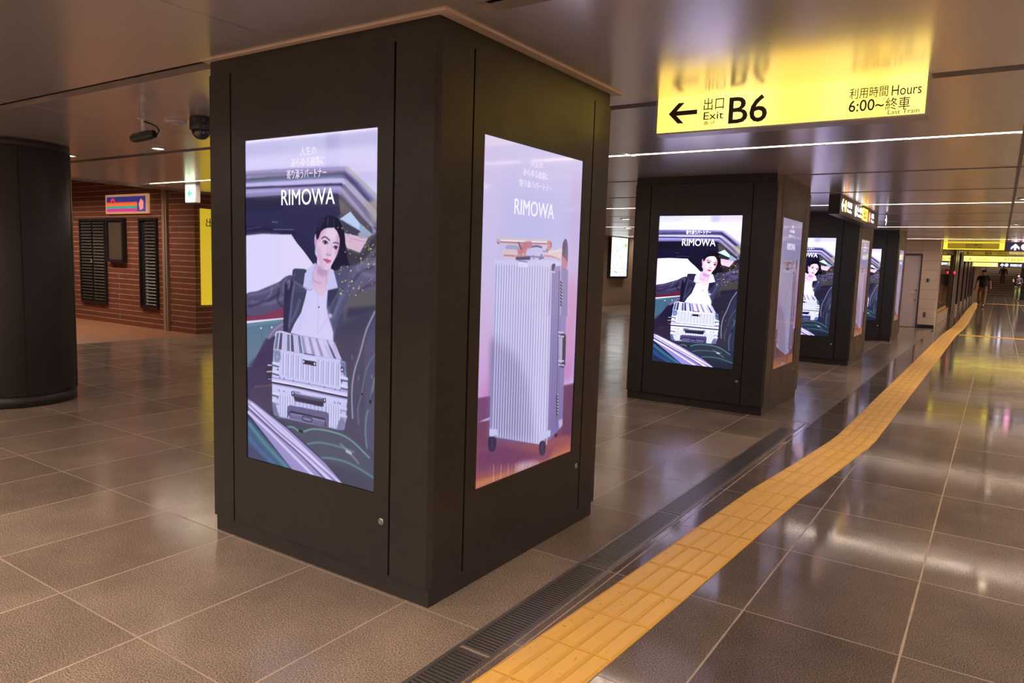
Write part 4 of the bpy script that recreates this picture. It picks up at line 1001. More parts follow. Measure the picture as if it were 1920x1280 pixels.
def pillar(y0, label, ma, mb, txt_a, txt_b, first=None):
    r = empty('advertising_pillar', label, 'pillar', (-W/2, y0+W/2, 0), 0, 'dark square advertising pillars')
    h = W/2
    obj('plinth', B((-h+.018, h-.018, -h+.018, h-.018, 0, .09)), M_PIL, r)
    obj('core', B((-h+.02, h-.02, -h+.02, h-.02, .09, 2.62)), M_GAP, r)
    obj('top_frieze', B((-h+.014, h-.014, -h+.014, h-.014, 2.615, 2.70)), M_PIL, r)
    MG = [(.205, .252), (.248, .228), (.205, .252), (.248, .228)]          # seam positions left and right on each face
    for f in range(4):
        a, b, k, q = MG[f][1], MG[(f+1) % 4][0], .022, .035
        bm = bmesh.new(); prism(bm, [(h-k, -h), (h, -h+k), (h, -h+b), (h-q, -h+b), (h-q, -h+q), (h-a, -h+q), (h-a, -h)], .098, 2.612)
        bm.transform(Matrix.Rotation(f*math.pi/2, 4, 'Z')); obj('corner_panel', bm, M_PIL, r)
    for f in range(4):                                   # 0 front (-y), 1 right (+x), 2 back, 3 left
        R = Matrix.Rotation(f*math.pi/2, 4, 'Z'); a = h-MG[f][1]-.012; a0 = -h+MG[f][0]+.012
        x0, b0 = -.51, .497                              # screen position on the door
        if f % 2: x0 = -.49
        bm = bmesh.new(); ring_box(bm, a0, a, .10, 2.61, x0-.002, x0+SW+.002, b0-.002, b0+SH+.002, -h, -h+.018); bm.transform(R); dp = obj('door_panel', bm, M_PIL, r)
        bm = bmesh.new(); lathe(bm, [(.019, 0), (.019, .004), (.014, .007), (.006, .008)], n=20); bm.transform(R @ Matrix.Translation((a-.045, -h, .363 if f % 2 == 0 else .39)) @ Matrix.Rotation(math.pi/2, 4, 'X'))
        lk = obj('lock', bm, mat('lock_steel', (.4, .4, .4), .25, .9), dp); lk['label'] = 'round steel lock'
        me = ME_A if f % 2 == 0 else ME_B
        key = me.name+(ma if f % 2 == 0 else mb).name
        if key not in bpy.data.meshes:
            m2 = me.copy(); m2.name = key; m2.materials.append(ma if f % 2 == 0 else mb)
        s = bpy.data.objects.new('screen', bpy.data.meshes[key]); C.objects.link(s); s.parent = r
        s.matrix_local = R @ Matrix.Translation(Vector((x0, -h+.007, b0))*S)
        s['label'] = 'lit display showing a woman in a car with a silver suitcase' if f % 2 == 0 else 'lit display showing a tall silver suitcase with a trumpet on top'
        # lettering on the display
        if f % 2 == 0: T = [(0, -.068, .052, 2.141, 2.185), (1, -.133, .114, 2.086, 2.133), (2, -.170, .126, 2.028, 2.075)]; LG = (-.213, .187, 1.895, 1.975)
        else: T = [(0, -.07, .05, 2.142, 2.180), (1, -.14, .115, 2.088, 2.128), (2, -.175, .160, 2.030, 2.068)]; LG = (-.212, .184, 1.885, 1.965)
        bm = None
        for i, xa, xb, za, zb in T:
            b2 = text_bm(LINES[i], xa, xb, za, zb, -h+.006, .001); bm = b2 if bm is None else join_bm(bm, b2)
        bm.transform(R); q = obj('slogan_lettering', bm, M_TEXTF if (f % 2 or txt_a is M_TEXTW) else txt_a, r); q.parent = s; q.matrix_parent_inverse = s.matrix_local.inverted()
        bm = text_bm('RIMOWA', *LG, -h+.006, .001, bold=.0); bm.transform(R); q = obj('brand_lettering', bm, txt_a if f % 2 == 0 else txt_b, r); q.parent = s; q.matrix_parent_inverse = s.matrix_local.inverted()
    return r
p1 = pillar(0., 'nearest dark pillar, filling the foreground with two lit violet-tinted advertising screens', M_SCR_FAINT, M_SCR_CASE, M_TEXTW, mat('pale_violet_lettering', (.5, .5, .55), .5, emit=(.80, .78, .98), es=1.))
PL = ['second dark pillar from the camera, its whole bright woman-in-car screen in view', 'third dark pillar, half hidden behind the second, under the black direction sign', 'farthest dark pillar, a narrow strip of its screen showing beside the pale door']
for (py, k), lb in zip(PIL[1:], PL):
    pillar(py, lb, M_SCR, M_SCR_CASE2, M_TEXTB, M_TEXTF)

# ------------------------------------------------------------------ round column at the left edge
t = empty('round_column', 'thick black round column at the left edge of the hall', 'column', (-6.62, .94, 0))
bm = bmesh.new(); lathe(bm, [(.581, .12), (.585, .125), (.585, 2.62), (.581, 2.625)], n=64); obj('cladding', bm, M_DARKCOL, t)
bm = bmesh.new(); lathe(bm, [(.575, 0), (.575, .12)], n=64); obj('base_ring', bm, M_DARKCOL, t)
bm = bmesh.new(); lathe(bm, [(.579, 2.62), (.579, 2.7)], n=64); obj('top_ring', bm, M_DARKCOL, t)
obj('joint_strip', B(*[(.581*math.cos(a)-.006, .581*math.cos(a)+.006, .581*math.sin(a)-.006, .581*math.sin(a)+.006, .13, 2.6) for a in (-2.3, -1.15, -.2, .9, 2.2)]), M_GAP, t)

# ------------------------------------------------------------------ ceiling lights
ROWN = {-14: 'seventh row behind', -8: 'added second row behind the camera', -2: 'row just behind the camera', 4: 'first row ahead', 10: 'second row ahead', 16: 'third row ahead', 22: 'fourth row ahead', 28: 'fifth row ahead', 34: 'sixth row ahead', 40: 'seventh row ahead', 46: 'eighth row ahead', 52: 'ninth row ahead', 58: 'tenth row ahead', 64: 'eleventh row ahead', 70: 'last row before the stair'}
ROWN.update({-14: 'row farthest behind the camera', -12: 'added sixth row behind the camera', -10: 'added fifth row behind the camera', -8: 'fourth row behind the camera', -6: 'added third row behind the camera', -4: 'added second row behind the camera'})  # rows between the regular ones are added, unseen, to brighten the foreground
SEG = [(-9.4, -7.26, 'end segment over the left hall'), (-7.22, -4.13, 'left hall segment'), (-4.09, -1.0, 'segment just left of pillars'), (-.96, 2.13, 'segment over the tactile path'), (2.17, 5.2, 'segment nearest the right wall')]
first = {}
for yy, rn in ROWN.items():
    for i, (xa, xb, sn) in enumerate(SEG):
        if yy > 22 and i < 3: continue
        if i not in first:
            hw = (xb-xa)/2
            o = empty('linear_ceiling_light', '', 'light'); first[i] = o
            obj('housing', B((-hw, hw, -.045, -.03, 0, .09), (-hw, hw, .03, .045, 0, .09), (-hw, hw, -.045, .045, .075, .09)), M_WHITE, o)
            obj('diffuser', B((-hw+.004, hw-.004, -.029, .029, .012, .028)), M_STRIP, o)
        else: o = copy_tree(first[i])
        o.location = Vector(((xa+xb)/2, yy+.06, 2.702))*S
        tag(o, f'linear ceiling light, {rn}, {sn}', 'light', 'linear ceiling lights')
# dark joint track along the passage with small spots
tag(obj('ceiling_track', B((2.135, 2.165, 2, 60, 2.685, 2.70)), mat('track_grey', (.14, .11, .09), .4, .4)), 'thin dark track running along the ceiling of the passage', 'track')
def spot(x, y, lab, r=.06, group=None, cat='light', m=None, z=2.7, power=0):
    t = empty('downlight', lab, cat, (x, y, z), 0, group)
    if power:
        ld = bpy.data.lights.new('lamp_light', 'SPOT'); ld.energy = power; ld.color = (1, .80, .62); ld.spot_size = 2.6; ld.spot_blend = .8; ld.shadow_soft_size = .06
        lo = bpy.data.objects.new('lamp_light', ld); C.objects.link(lo); lo.parent = t; lo.location = (0, 0, -.03)
    bm = bmesh.new(); lathe(bm, [(r*1.25, -.001), (r*1.25, -.012), (r*1.05, -.014), (r, -.004)], n=28); obj('trim_ring', bm, M_WHITE, t)
    bm = bmesh.new(); lathe(bm, [(r*.95, -.006), (r*.6, -.010), (.005, -.0105)], n=24); obj('lamp', bm, m or M_DOWN, t)
spot(-6.92, 1.72, 'small warm downlight nearest the black round column'); spot(-5.28, 1.82, 'small warm downlight above the brick alcove, left of the green exit light')
spot(-5.1, 12.8, 'nearer round downlight seen between the first two pillars', .10); spot(-6.8, 16.6, 'farther round downlight seen between the first two pillars', .10)
for y, l in ((9.45, 'nearest small spot on the passage ceiling track'), (15.0, 'middle small spot on the passage ceiling track'), (20.6, 'farthest small spot on the passage ceiling track')): spot(2.26, y, l, .05, 'track spots', power=0 if y < 12 else 50)
for i, (x, y) in enumerate(((-12.2, 4.6), (-13.7, 4.6), (-15.2, 4.6), (-16.7, 4.6), (-10.4, 9.), (-10.4, 14.), (-10.4, 22.), (-10.4, 27.))):  # unseen lamps added to brighten the brick wall and the beige left wall
    spot(x, y, 'added recessed downlight in the higher ceiling, '+['washing the brick wall beside its corner', 'washing the brick wall near the narrow louvre', 'washing the brick wall over the twin louvres', 'washing the brick wall farthest left', 'by the brick wall end', 'over the left hall middle', 'just before the lit poster', 'just past the lit poster'][i], .07, 'added wall washing downlights', z=3.25, power=130)
ON = ['first', 'second', 'third', 'fourth', 'fifth', 'sixth', 'seventh', 'eighth', 'ninth', 'tenth', 'eleventh', 'twelfth', 'thirteenth', 'fourteenth', 'fifteenth', 'sixteenth', 'seventeenth', 'eighteenth', 'nineteenth', 'twentieth']
for i in range(19): spot(4.1, -7.+4.3*i, f'added round downlight in the row beside the right wall, {ON[i]} from the rear', .11, 'added downlights along the right wall', power=DOWN_POWER)  # added out-of-view row that lights the passage without floor glare
for i, (x, y) in enumerate(((-9, -3.2), (-6, -3.2), (-3, -3.2), (0.3, -3.2), (-9, -7.2), (-6, -7.2), (-3, -7.2), (0.3, -7.2))): spot(x, y, f'added round downlight behind the camera, {ON[i]} of two rows', .11, 'added downlights behind the camera', power=DOWN_POWER)  # extra unseen fixtures, put here to raise the foreground light
for i, (x, y, z) in enumerate(((1.4, 78.3, 6.8), (3.4, 78.3, 6.8))): spot(x, y, f'added round downlight over the far stair, {["left", "right"][i]} one', .15, 'added downlights over the stair', z=z, power=400)  # unseen pair added because the stairwell stayed dark
# smoke detector, dome camera, bullet camera
t = empty('smoke_detector', 'flat white ceiling disc beside the black dome camera', 'detector', (-3.62, 1.0, 2.7))
bm = bmesh.new(); lathe(bm, [(.085, 0), (.085, -.012), (.06, -.02)], n=32); obj('base', bm, M_WHITE, t)
bm = bmesh.new(); lathe(bm, [(.05, -.02), (.05, -.03), (.02, -.034)], n=28); obj('sensor', bm, M_FRAME, t)
t = empty('dome_camera', 'black dome security camera on the ceiling left of the nearest pillar', 'camera', (-3.27, 1.0, 2.7))
bm = bmesh.new(); lathe(bm, [(.075, 0), (.085, -.01), (.085, -.10), (.078, -.105)], n=36); obj('housing', bm, M_BLACK, t)
bm = bmesh.new(); lathe(bm, [(.07, -.103)]+[(.07*math.cos(a), -.105-.07*math.sin(a)) for a in np.linspace(0.05, 1.5, 9)], n=32); obj('dome', bm, mat('smoked_dome', (.01, .01, .012), .04, spec=.9), t)
t = empty('ceiling_sensor_camera', 'dark bullet camera hanging from a white ceiling rod, with a looped cable', 'camera', (-3.50, .66, 2.7))
bm = bmesh.new(); lathe(bm, [(.016, 0), (.016, -.15)], n=16); obj('rod', bm, M_WHITE, t)
bm = bmesh.new(); lathe(bm, [(.042, -.052), (.042, -.06)], n=24); obj('collar', bm, M_WHITE, t)
bm = bmesh.new(); lathe(bm, [(.030, -.13), (.040, -.11), (.044, -.08), (.044, .08), (.036, .10), (.036, .12)], n=24)
bm.transform(Matrix.Translation((-.0, -.0, -.185)) @ Matrix.Rotation(math.radians(22), 4, 'Z') @ Matrix.Rotation(math.radians(80), 4, 'Y') @ Matrix.Scale(.82, 4)); obj('body', bm, M_BLACK, t)
bm = bmesh.new(); tube(bm, [(.012, 0, -.075), (.05, .03, -.09), (.095, .05, -.11), (.115, .06, -.14), (.10, .05, -.17), (.08, .05, -.18)], .007); obj('cable', bm, M_BLACK, t)

# ------------------------------------------------------------------ the B6 exit sign and the other hanging signs
def arrow_pts(x, z, w, h, t):     # left-pointing arrow, tip at x,z
    q = t*1.414
    return [(x, z), (x+h*.5, z+h*.5), (x+h*.5+q, z+h*.5), (x+q+t*.5, z+t*.5), (x+w, z+t*.5), (x+w, z-t*.5), (x+q+t*.5, z-t*.5), (x+h*.5+q, z-h*.5), (x+h*.5, z-h*.5)]
def arrow_bm(x, z, w, h, t, y, depth=.003, rot=None):
    bm = bmesh.new(); P = arrow_pts(x, z, w, h, t)
    A = [bm.verts.new((a, y, b)) for a, b in P]; Bv = [bm.verts.new((a, y-depth, b)) for a, b in P]
    for V_, sg in ((A, 1), (Bv, -1)):
        for q in ((0, 1, 2, 3), (3, 4, 5, 6), (0, 3, 6), (0, 6, 7, 8)): bm.faces.new([V_[i] for i in q][::sg])
    for i in range(9): bm.faces.new((A[i], Bv[i], Bv[(i+1) % 9], A[(i+1) % 9]))
    return bm
t = empty('exit_sign', 'lit yellow hanging sign reading B6 with a left arrow, over the tactile path', 'sign', (.935, 2.02, 2.7))
ox, oz = -.935, -2.7
def TX(s, x0, x1, z0, z1, m=M_INK, par=None, b=0.): return obj('lettering', text_bm(s, x0+ox, x1+ox, z0+oz, z1+oz, -.071, .002, b), m, par or t)
obj('frame', B((.172+ox, 1.70+ox, -.066, .07, -.222, -.212), (.172+ox, .185+ox, -.066, .07, -.212, 0), (1.687+ox, 1.70+ox, -.066, .07, -.212, 0), (.185+ox, 1.687+ox, .055, .07, -.212, 0)), M_FRAME, t)
fc = obj('lit_face', B((.186+ox, 1.686+ox, -.070, -.05, -.211, -.001)), M_YEL, t)
obj('arrow', arrow_bm(.262+ox, 2.600+oz, .185, .125, .027, -.071), M_INK, t)
TX('出口', .487, .612, 2.603, 2.676); TX('Exit', .490, .614, 2.547, 2.592); TX('출구', .492, .562, 2.517, 2.538); TX('B6', .645, .872, 2.510, 2.668, b=.008)
TX('利用時間', 1.314, 1.505, 2.592, 2.650); TX('Hours', 1.523, 1.664, 2.592, 2.645); TX('6:00~', 1.315, 1.490, 2.523, 2.585, b=.006); TX('終車', 1.498, 1.615, 2.518, 2.583); TX('Last Train', 1.512, 1.662, 2.495, 2.518)
# black direction sign along the passage at the third pillar
t = empty('direction_sign', 'black hanging direction sign with white lit symbols, seen edge-on before the third pillar', 'sign', (.12, 10.2, 2.7))
obj('box_body', B((-.075, .075, -1.9, 1.8, -.265, 0), bev=.006), mat('sign_bronze', (.075, .06, .045), .4, .4), t)
Rz = Matrix.Rotation(math.pi/2, 4, 'Z')
def side(s, a, b, z0, z1, m):
    bm = text_bm(s, a, b, z0, z1, -.078, .002, .0); bm.transform(Rz); return obj('lettering', bm, m, t)
bm = arrow_bm(-1.8, -.13, .22, .17, .035, -.078); bm.transform(Rz); obj('arrow', bm, M_TEXTB, t)
for a, col in ((-1.5, (1., .45, .15)), (-.62, (1., 1., 1.)), (.75, (1., .25, .15))):
    bm = bmesh.new(); lathe(bm, [(.085, 0), (.085, .002), (.05, .002), (.05, 0)], n=28); bm.transform(Rz @ Matrix.Translation((a, -.078, -.13)) @ Matrix.Rotation(math.pi/2, 4, 'X')); obj('line_symbol', bm, mat('ring_%d' % int(col[1]*100), col, .5, emit=col, es=2.2), t)
side('銀座線', -1.36, -.98, -.13, -.05, M_TEXTB); side('Ginza Line', -1.36, -.98, -.20, -.15, M_TEXTB); side('丸ノ内線', -.48, -.05, -.13, -.05, M_TEXTB); side('Marunouchi Line', -.48, -.05, -.20, -.15, M_TEXTB)
bm = B((-.0, .55, -.080, -.0775, -.22, -.03)); bm.transform(Rz); obj('yellow_field', bm, M_YEL, t)
side('出口', .12, .42, -.19, -.06, M_INK).location.x += .003
side('改札', .95, 1.25, -.13, -.05, M_TEXTB); side('Gate', .95, 1.25, -.20, -.15, M_TEXTB)
bm = arrow_bm(-1.65, -.13, .22, .17, .035, .078); bm.transform(Rz @ Matrix.Rotation(math.pi, 4, 'Z')); bm.transform(Matrix.Translation((.156, 0, 0))); obj('arrow', bm, M_TEXTB, t)
# far signs across the passage
M_OLIVE = mat('dim_yellow_sign_face', (.42, .30, .035), .4, emit=(.42, .27, .02), es=.55)
M_YEDGE = mat('bright_yellow_edge', (.8, .6, .05), .4, emit=(1., .80, .06), es=1.6); M_YGLOW = mat('glowing_yellow_face', (.8, .6, .1), .4, emit=(1., .78, .18), es=1.7)
M_DKINK = mat('dark_sign_ink', (.05, .035, .005), .5)
def hsign(name, label, x0, x1, z0, z1, y, face, edge=None, parts=(), th=.1):
    t = empty(name, label, 'sign', ((x0+x1)/2, y, 2.7)); a = (x1-x0)/2
    obj('body', B((-a, a, 0, th, z0-2.7, min(z1, 2.695)-2.7)), M_BLACK, t)
    if z1 < 2.69: obj('hanger', B((-a*.6-.01, -a*.6+.01, th*.4, th*.6, z1-2.7, 0), (a*.6-.01, a*.6+.01, th*.4, th*.6, z1-2.7, 0)), M_FRAME, t)
    z1 = min(z1, 2.69)
    if edge: obj('glowing_border', B((-a, a, -.006, 0, z0-2.7, z1-2.7)), edge, t); obj('face', B((-a+.11, a-.13, -.010, -.006, z0-2.7+.02, z1-2.7-.02)), face, t)
    else: obj('face', B((-a+.01, a-.01, -.006, 0, z0-2.7+.01, z1-2.7-.01)), face, t)
    for s, xa, xb, za, zb, m in parts:
        if s == '<': bm = arrow_bm(xa, (za+zb)/2, xb-xa, zb-za, (zb-za)*.2, -.012); obj('arrow', bm, m, t)
        elif s == '^':
            bm = arrow_bm(0, 0, zb-za, xb-xa, (xb-xa)*.24, 0); bm.transform(Matrix.Translation(((xa+xb)/2, -.012, zb)) @ Matrix.Rotation(math.pi/2, 4, 'Y')); obj('arrow', bm, m, t)
        elif s == 'o':
            bm = bmesh.new(); r = (zb-za)/2; lathe(bm, [(r, 0), (r, .003), (r*.6, .003), (r*.6, 0)], n=28); bm.transform(Matrix.Translation(((xa+xb)/2, -.012, (za+zb)/2)) @ Matrix.Rotation(math.pi/2, 4, 'X')); obj('line_symbol', bm, m, t)
        else: obj('lettering', text_bm(s, xa, xb, za, zb, -.012, .003, .004), m, t)
    return t
hsign('hanging_sign', 'olive-yellow hanging sign with bright yellow border, nearest of the far signs', .53, 2.12, 2.47, 2.695, 24., M_OLIVE, M_YEDGE, [('出口案内', -.2, .22, -.13, -.05, M_DKINK), ('Exit Guide', -.2, .22, -.18, -.145, M_DKINK)])
M_NAVY = mat('navy_sign_face', (.02, .018, .035), .35, emit=(.03, .02, .06), es=1.)
M_PINK = mat('pink_ring', (.9, .6, .75), .4, emit=(1., .62, .85), es=1.6)
hsign('hanging_sign', 'dark hanging sign with a white up arrow at the right edge of the photo', 2.14, 3.7, 2.44, 2.69, 24., M_NAVY, None, [('^', -.64, -.43, -.23, -.04, M_TEXTB), ('o', -.40, -.20, -.23, -.04, M_PINK), ('日比谷線', -.12, .5, -.14, -.05, M_TEXTB), ('Hibiya Line', -.12, .5, -.21, -.16, M_TEXTB)])
hsign('hanging_sign', 'dim yellow hanging sign reading B9 with a left arrow, second of the far signs', .74, 2.30, 2.52, 2.695, 33., M_OLIVE, None, [('<', -.68, -.45, -.155, -.035, M_DKINK), ('B9', -.02, .20, -.15, -.04, M_DKINK), ('利用時間 Hours', .38, .72, -.11, -.06, M_DKINK)])
hsign('hanging_sign', 'wide bright yellow hanging sign below the B9 sign', .575, 3.6, 2.345, 2.62, 38., M_YGLOW, None, [('<', -1.3, -1.15, -.29, -.17, M_OLIVE), ('出口 Exit', -1.0, -.5, -.30, -.16, M_OLIVE), ('B7 B8 B9 B10', .1, 1.1, -.30, -.16, M_OLIVE)])
hsign('hanging_sign', 'small bright yellow hanging sign before the stair, left of the dark one', .18, 1.88, 2.37, 2.66, 58., M_YGLOW, None, [('↑ 出口', .4, .75, -.27, -.10, M_TEXTB)])
hsign('hanging_sign', 'small dark hanging sign with bright white lettering before the stair', 1.95, 3.6, 2.37, 2.66, 58., M_NAVY, None, [('^', -.75, -.55, -.29, -.08, M_TEXTB), ('o', -.5, -.3, -.29, -.08, M_TEXTB), ('東西線方面', -.2, .45, -.28, -.1, M_TEXTB)])
# green emergency exit light
t = empty('emergency_exit_light', 'small glowing white and green exit box hanging near the brick wall', 'sign', (-8.48, 4.2, 2.7))
obj('casing', B((-.125, .145, .004, .08, -.30, 0)), M_WHITE, t); obj('lit_face', B((-.12, .12, -.004, .004, -.295, -.03)), M_EXITW, t)
obj('arrow', arrow_bm(-.06, -.16, .13, .10, .024, -.004), M_GREEN, t)

# ------------------------------------------------------------------ on and before the brick wall
def louvre(x0, x1, label, twin):
    t = empty('louvred_door', label, 'louvre', ((x0+x1)/2, 5.95, .42)); a = (x1-x0)/2; h = 1.88
    obj('frame', B((-a, -a+.05, -.05, .0, 0, h), (a-.05, a, -.05, .0, 0, h), (-a+.05, a-.05, -.05, 0, 0, .05), (-a+.05, a-.05, -.05, 0, h-.05, h), (-a+.05, a-.05, -.012, 0, .05, h-.05)), M_BLACK, t)
    spans = [(-a+.06, -.03), (.03, a-.06)] if twin else [(-a+.22, a-.06)]
    for s0, s1 in spans:
        bm = bmesh.new()
        for k in range(26):
            z = .08+k*.068; vs = [bm.verts.new(q) for q in ((s0, -.012, z+.045), (s1, -.012, z+.045), (s1, -.045, z), (s0, -.045, z))]; bm.faces.new(vs)
            vs = [bm.verts.new(q) for q in ((s0, -.045, z), (s1, -.045, z), (s1, -.045, z-.008), (s0, -.045, z-.008))]; bm.faces.new(vs)
        obj('louvre_slats', bm, mat('louvre_grey', (.05, .042, .036), .4, .4), t)
    if twin: obj('door_handle', B((-.01, .01, -.075, -.05, .9, .98)), M_FRAME, t)
louvre(-15.55, -14.42, 'twin black louvred doors in the brick wall, left of the dark notice frame', True); louvre(-13.05, -12.38, 'single narrow black louvred panel in the brick wall, right of the dark notice frame', False)
t = empty('notice_frame', 'empty dark framed notice case on the brick wall between the louvred doors', 'frame', (-13.95, 5.95, 1.36))
obj('frame', B((-.36, -.30, -.09, 0, 0, .95), (.30, .36, -.09, 0, 0, .95), (-.30, .30, -.09, 0, 0, .06), (-.30, .30, -.09, 0, .89, .95)), M_BLACK, t)
obj('glass', B((-.30, .30, -.05, -.02, .06, .89)), mat('notice_glass', (.09, .07, .055), .15), t)
t = empty('illuminated_wall_sign', 'colourful striped lit sign on the brick wall above the notice frame', 'sign', (-13.5, 5.95, 2.40))
obj('case', B((-.84, .84, -.05, 0, 0, .41), bev=.01), mat('orange_sign_case', (.55, .28, .14), .5, emit=(.8, .4, .2), es=.45), t)
def em(n, c, e=1.): return mat(n, lin(c), .5, emit=lin(c), es=e)
for n, x0, x1, z0, z1, c in (('panel_navy', -.76, .76, .22, .36, (48, 44, 110)), ('panel_orange', -.76, .45, .165, .245, (235, 95, 40)), ('panel_green', -.76, .45, .11, .165, (50, 150, 125)), ('panel_magenta', -.76, .45, .045, .11, (175, 50, 125)), ('panel_blue', .45, .76, .045, .22, (62, 60, 130))):
    obj(n, B((x0, x1, -.058, -.05, z0, z1)), em(n, c), t)
bm = bmesh.new(); flat_poly(bm, [(-.62, .23), (-.56, .33), (-.46, .33), (-.40, .23), (-.45, .23), (-.51, .29), (-.57, .23)], -.059); bmesh.ops.triangulate(bm, faces=[f for f in bm.faces if len(f.verts) > 4]); obj('red_emblem', bm, em('emblem_red', (205, 50, 60)), t)
bm = bmesh.new(); flat_poly(bm, [(.52, .20), (.60, .31), (.70, .25), (.68, .10), (.56, .07)], -.059); obj('pink_figure', bm, em('figure_pink', (225, 130, 120)), t)
t = empty('yellow_direction_board', 'tall narrow yellow board on the end of the brick wall beside the nearest pillar', 'sign', (-11.1, 6.36, .59))
obj('board', B((0.005, .05, -.30, .30, 0, 1.9)), mat('yellow_board', (.65, .48, .03), .4, emit=(.85, .62, .03), es=.6), t)
bm = text_bm('出口', -.2, .2, 1.55, 1.72, 0, .002); bm.transform(Matrix.Translation((.053, 0, 0)) @ Matrix.Rotation(math.pi/2, 4, 'Z')); obj('lettering', bm, M_INK, t)
t = empty('illuminated_poster', 'backlit pastel poster in a dark frame on the far beige wall', 'poster', (-11.15, 25.0, 1.12))
obj('poster_frame', B((0, .12, -.86, -.78, 0, 1.9), (0, .12, .78, .86, 0, 1.9), (0, .12, -.78, .78, 0, .07), (0, .12, -.78, .78, 1.83, 1.9)), M_BLACK, t)
obj('lit_print', B((0, .10, -.78, .78, .07, 1.83)), M_POSTER, t)

# ------------------------------------------------------------------ floor fittings: drain grates, stone band, tactile paving
bm = bmesh.new()
bmf = B((.300, .312, -4, 5.7, -.004, .004), (.468, .480, -4, 5.7, -.004, .004))
tag(obj('drain_channel_edge', bmf, M_STEEL), 'pair of thin steel edge rails of the floor drain beside the nearest pillar', 'drain edge')
g0 = None
for k in range(9):
    y = -3.42+1.09*k
    if y > 5.3: break
    n = ['under the camera', 'first in view', 'second in view', 'third in view, beside the nearest pillar corner', 'fourth in view', 'fifth in view', 'sixth in view', 'seventh in view', 'last before the stone band'][k]
    if g0 is None:
        g0 = empty('drain_grate', '', 'drain grate')
        obj('grate_frame', B((-.077, -.069, 0, 1.07, 0, .005), (.069, .077, 0, 1.07, 0, .005), (-.069, .069, 0, .012, 0, .005), (-.069, .069, 1.058, 1.07, 0, .005)), M_STEEL, g0)
        obj('bars', B(*[(-.068, .068, .022+i*.0222, .0325+i*.0222, .0005, .0045) for i in range(47)]), M_STEEL, g0)
        obj('channel_shadow', B((-.068, .068, .012, 1.058, .0001, .0006)), M_GAP, g0); o = g0
    else: o = copy_tree(g0)
    o.location = Vector((.390, y, .0005))*S; tag(o, f'slotted steel drain grate along the pillars, {n}', 'drain grate', 'drain grates')
tag(obj('stone_band', B((.32, .53, 5.75, 23.3, 0, .002)), mat('stone_band', (.22, .175, .15), .22)), 'pale stone band in the floor running past the farther pillars', 'stone band')
CL = [(-2, .60), (-.36, .69), (1.0, .765), (2.9, .855), (4.05, .955), (5.2, 1.04), (8, 1.04), (12, 1.045), (20.6, 1.045), (22.4, 1.075), (24.6, 1.12), (28, 1.125), (33, 1.09), (41, 1.02), (52.5, 1.0)]
def cx(y):
    for (a, xa), (b, xb) in zip(CL[:-1], CL[1:]):
        if y <= b: return xa+(xb-xa)*(y-a)/(b-a)
    return CL[-1][1]
bm = bmesh.new(); TL = .348; y = -.92; hw = .175
while y < 52.4:
    y1 = y+TL-.004; a, b = cx(y), cx(y1); prism(bm, [(a-hw, y), (a+hw, y), (b+hw, y1), (b-hw, y1)], 0, .004, 1 if y < 30 else 0)
    if y < 30:
        for j in range(4):
            u = -.131+.0875*j; w_ = .0385; e = .004
            pa, pb = cx(y+e), cx(y1-e)
            v = [bm.verts.new(q) for q in ((pa+u-w_, y+e, .004), (pa+u+w_, y+e, .004), (pb+u+w_, y1-e, .004), (pb+u-w_, y1-e, .004), (pa+u-w_+.008, y+e+.008, .009), (pa+u+w_-.008, y+e+.008, .009), (pb+u+w_-.008, y1-e-.008, .009), (pb+u-w_+.008, y1-e-.008, .009))]
            for q in ((4, 5, 6, 7), (0, 1, 5, 4), (1, 2, 6, 5), (2, 3, 7, 6), (3, 0, 4, 7)): bm.faces.new([v[i] for i in q]).material_index = 0 if q[0] == 4 else 1
    y += TL
tag(obj('tactile_paving', bm, [M_TACT, mat('tactile_groove', (.60, .33, .055), .55)]), 'long yellow tactile path of ribbed tiles running down the passage', 'tactile paving')
def cross(y0, x1, lab, w_=.30):
    bm = bmesh.new(); x = 1.27
    while x < x1:
        box(bm, x, x+.345, y0, y0+w_, 0, .004)
        for j in range(3): box(bm, x+.02, x+.325, y0+.04+j*.09, y0+.08+j*.09, .004, .009)
        x += .348
    tag(obj('tactile_paving', bm, M_TACT), lab, 'tactile paving')
cross(21.3, 5.1, 'nearer yellow tactile branch crossing the passage to the right', .34); cross(51.5, 5.1, 'farther yellow tactile branch crossing before the stair', .5)

# ------------------------------------------------------------------ left side of the far passage
t = empty('shop_window', 'dark glazed shopfront after the beige wall corner', 'shopfront', (.06, 24.3, 0))
obj('stone_sill', B((0, .39, .02, 7.2, 0, .33)), M_STONE, t)
obj('gold_rail', B((.39, .41, .02, 7.2, .35, .40)), mat('brass_rail', (.6, .38, .12), .3, .8), t)
obj('glass_pane', B((.36, .38, .06, 7.2, .33, 2.47)), M_GLASS, t)
obj('header', B((0, .40, .02, 7.2, 2.47, 2.7)), M_DFRAME, t)
for y_ in (.0, 7.2): obj('mullion', B((.30, .445, y_, y_+.12, 0, 2.7)), mat('bronze_mullion', (.16, .12, .09), .35, .6), t)
t = empty('indicator_light', 'small red glowing indicator on the shopfront mullion', 'light', (.5385, 31.6, 1.78))
obj('mount', B((-.03, 0, -.05, .05, -.05, .05)), M_BLACK, t)
bm = bmesh.new(); bmesh.ops.create_icosphere(bm, subdivisions=2, radius=.055); obj('lamp', bm, mat('red_lamp', (.8, .02, .05), .4, emit=(1., .02, .08), es=3.), t)
FN = ['nearest the shopfront', 'second from the shopfront', 'third from the shopfront', 'fourth from the shopfront', 'fifth from the shopfront', 'last before the stair']
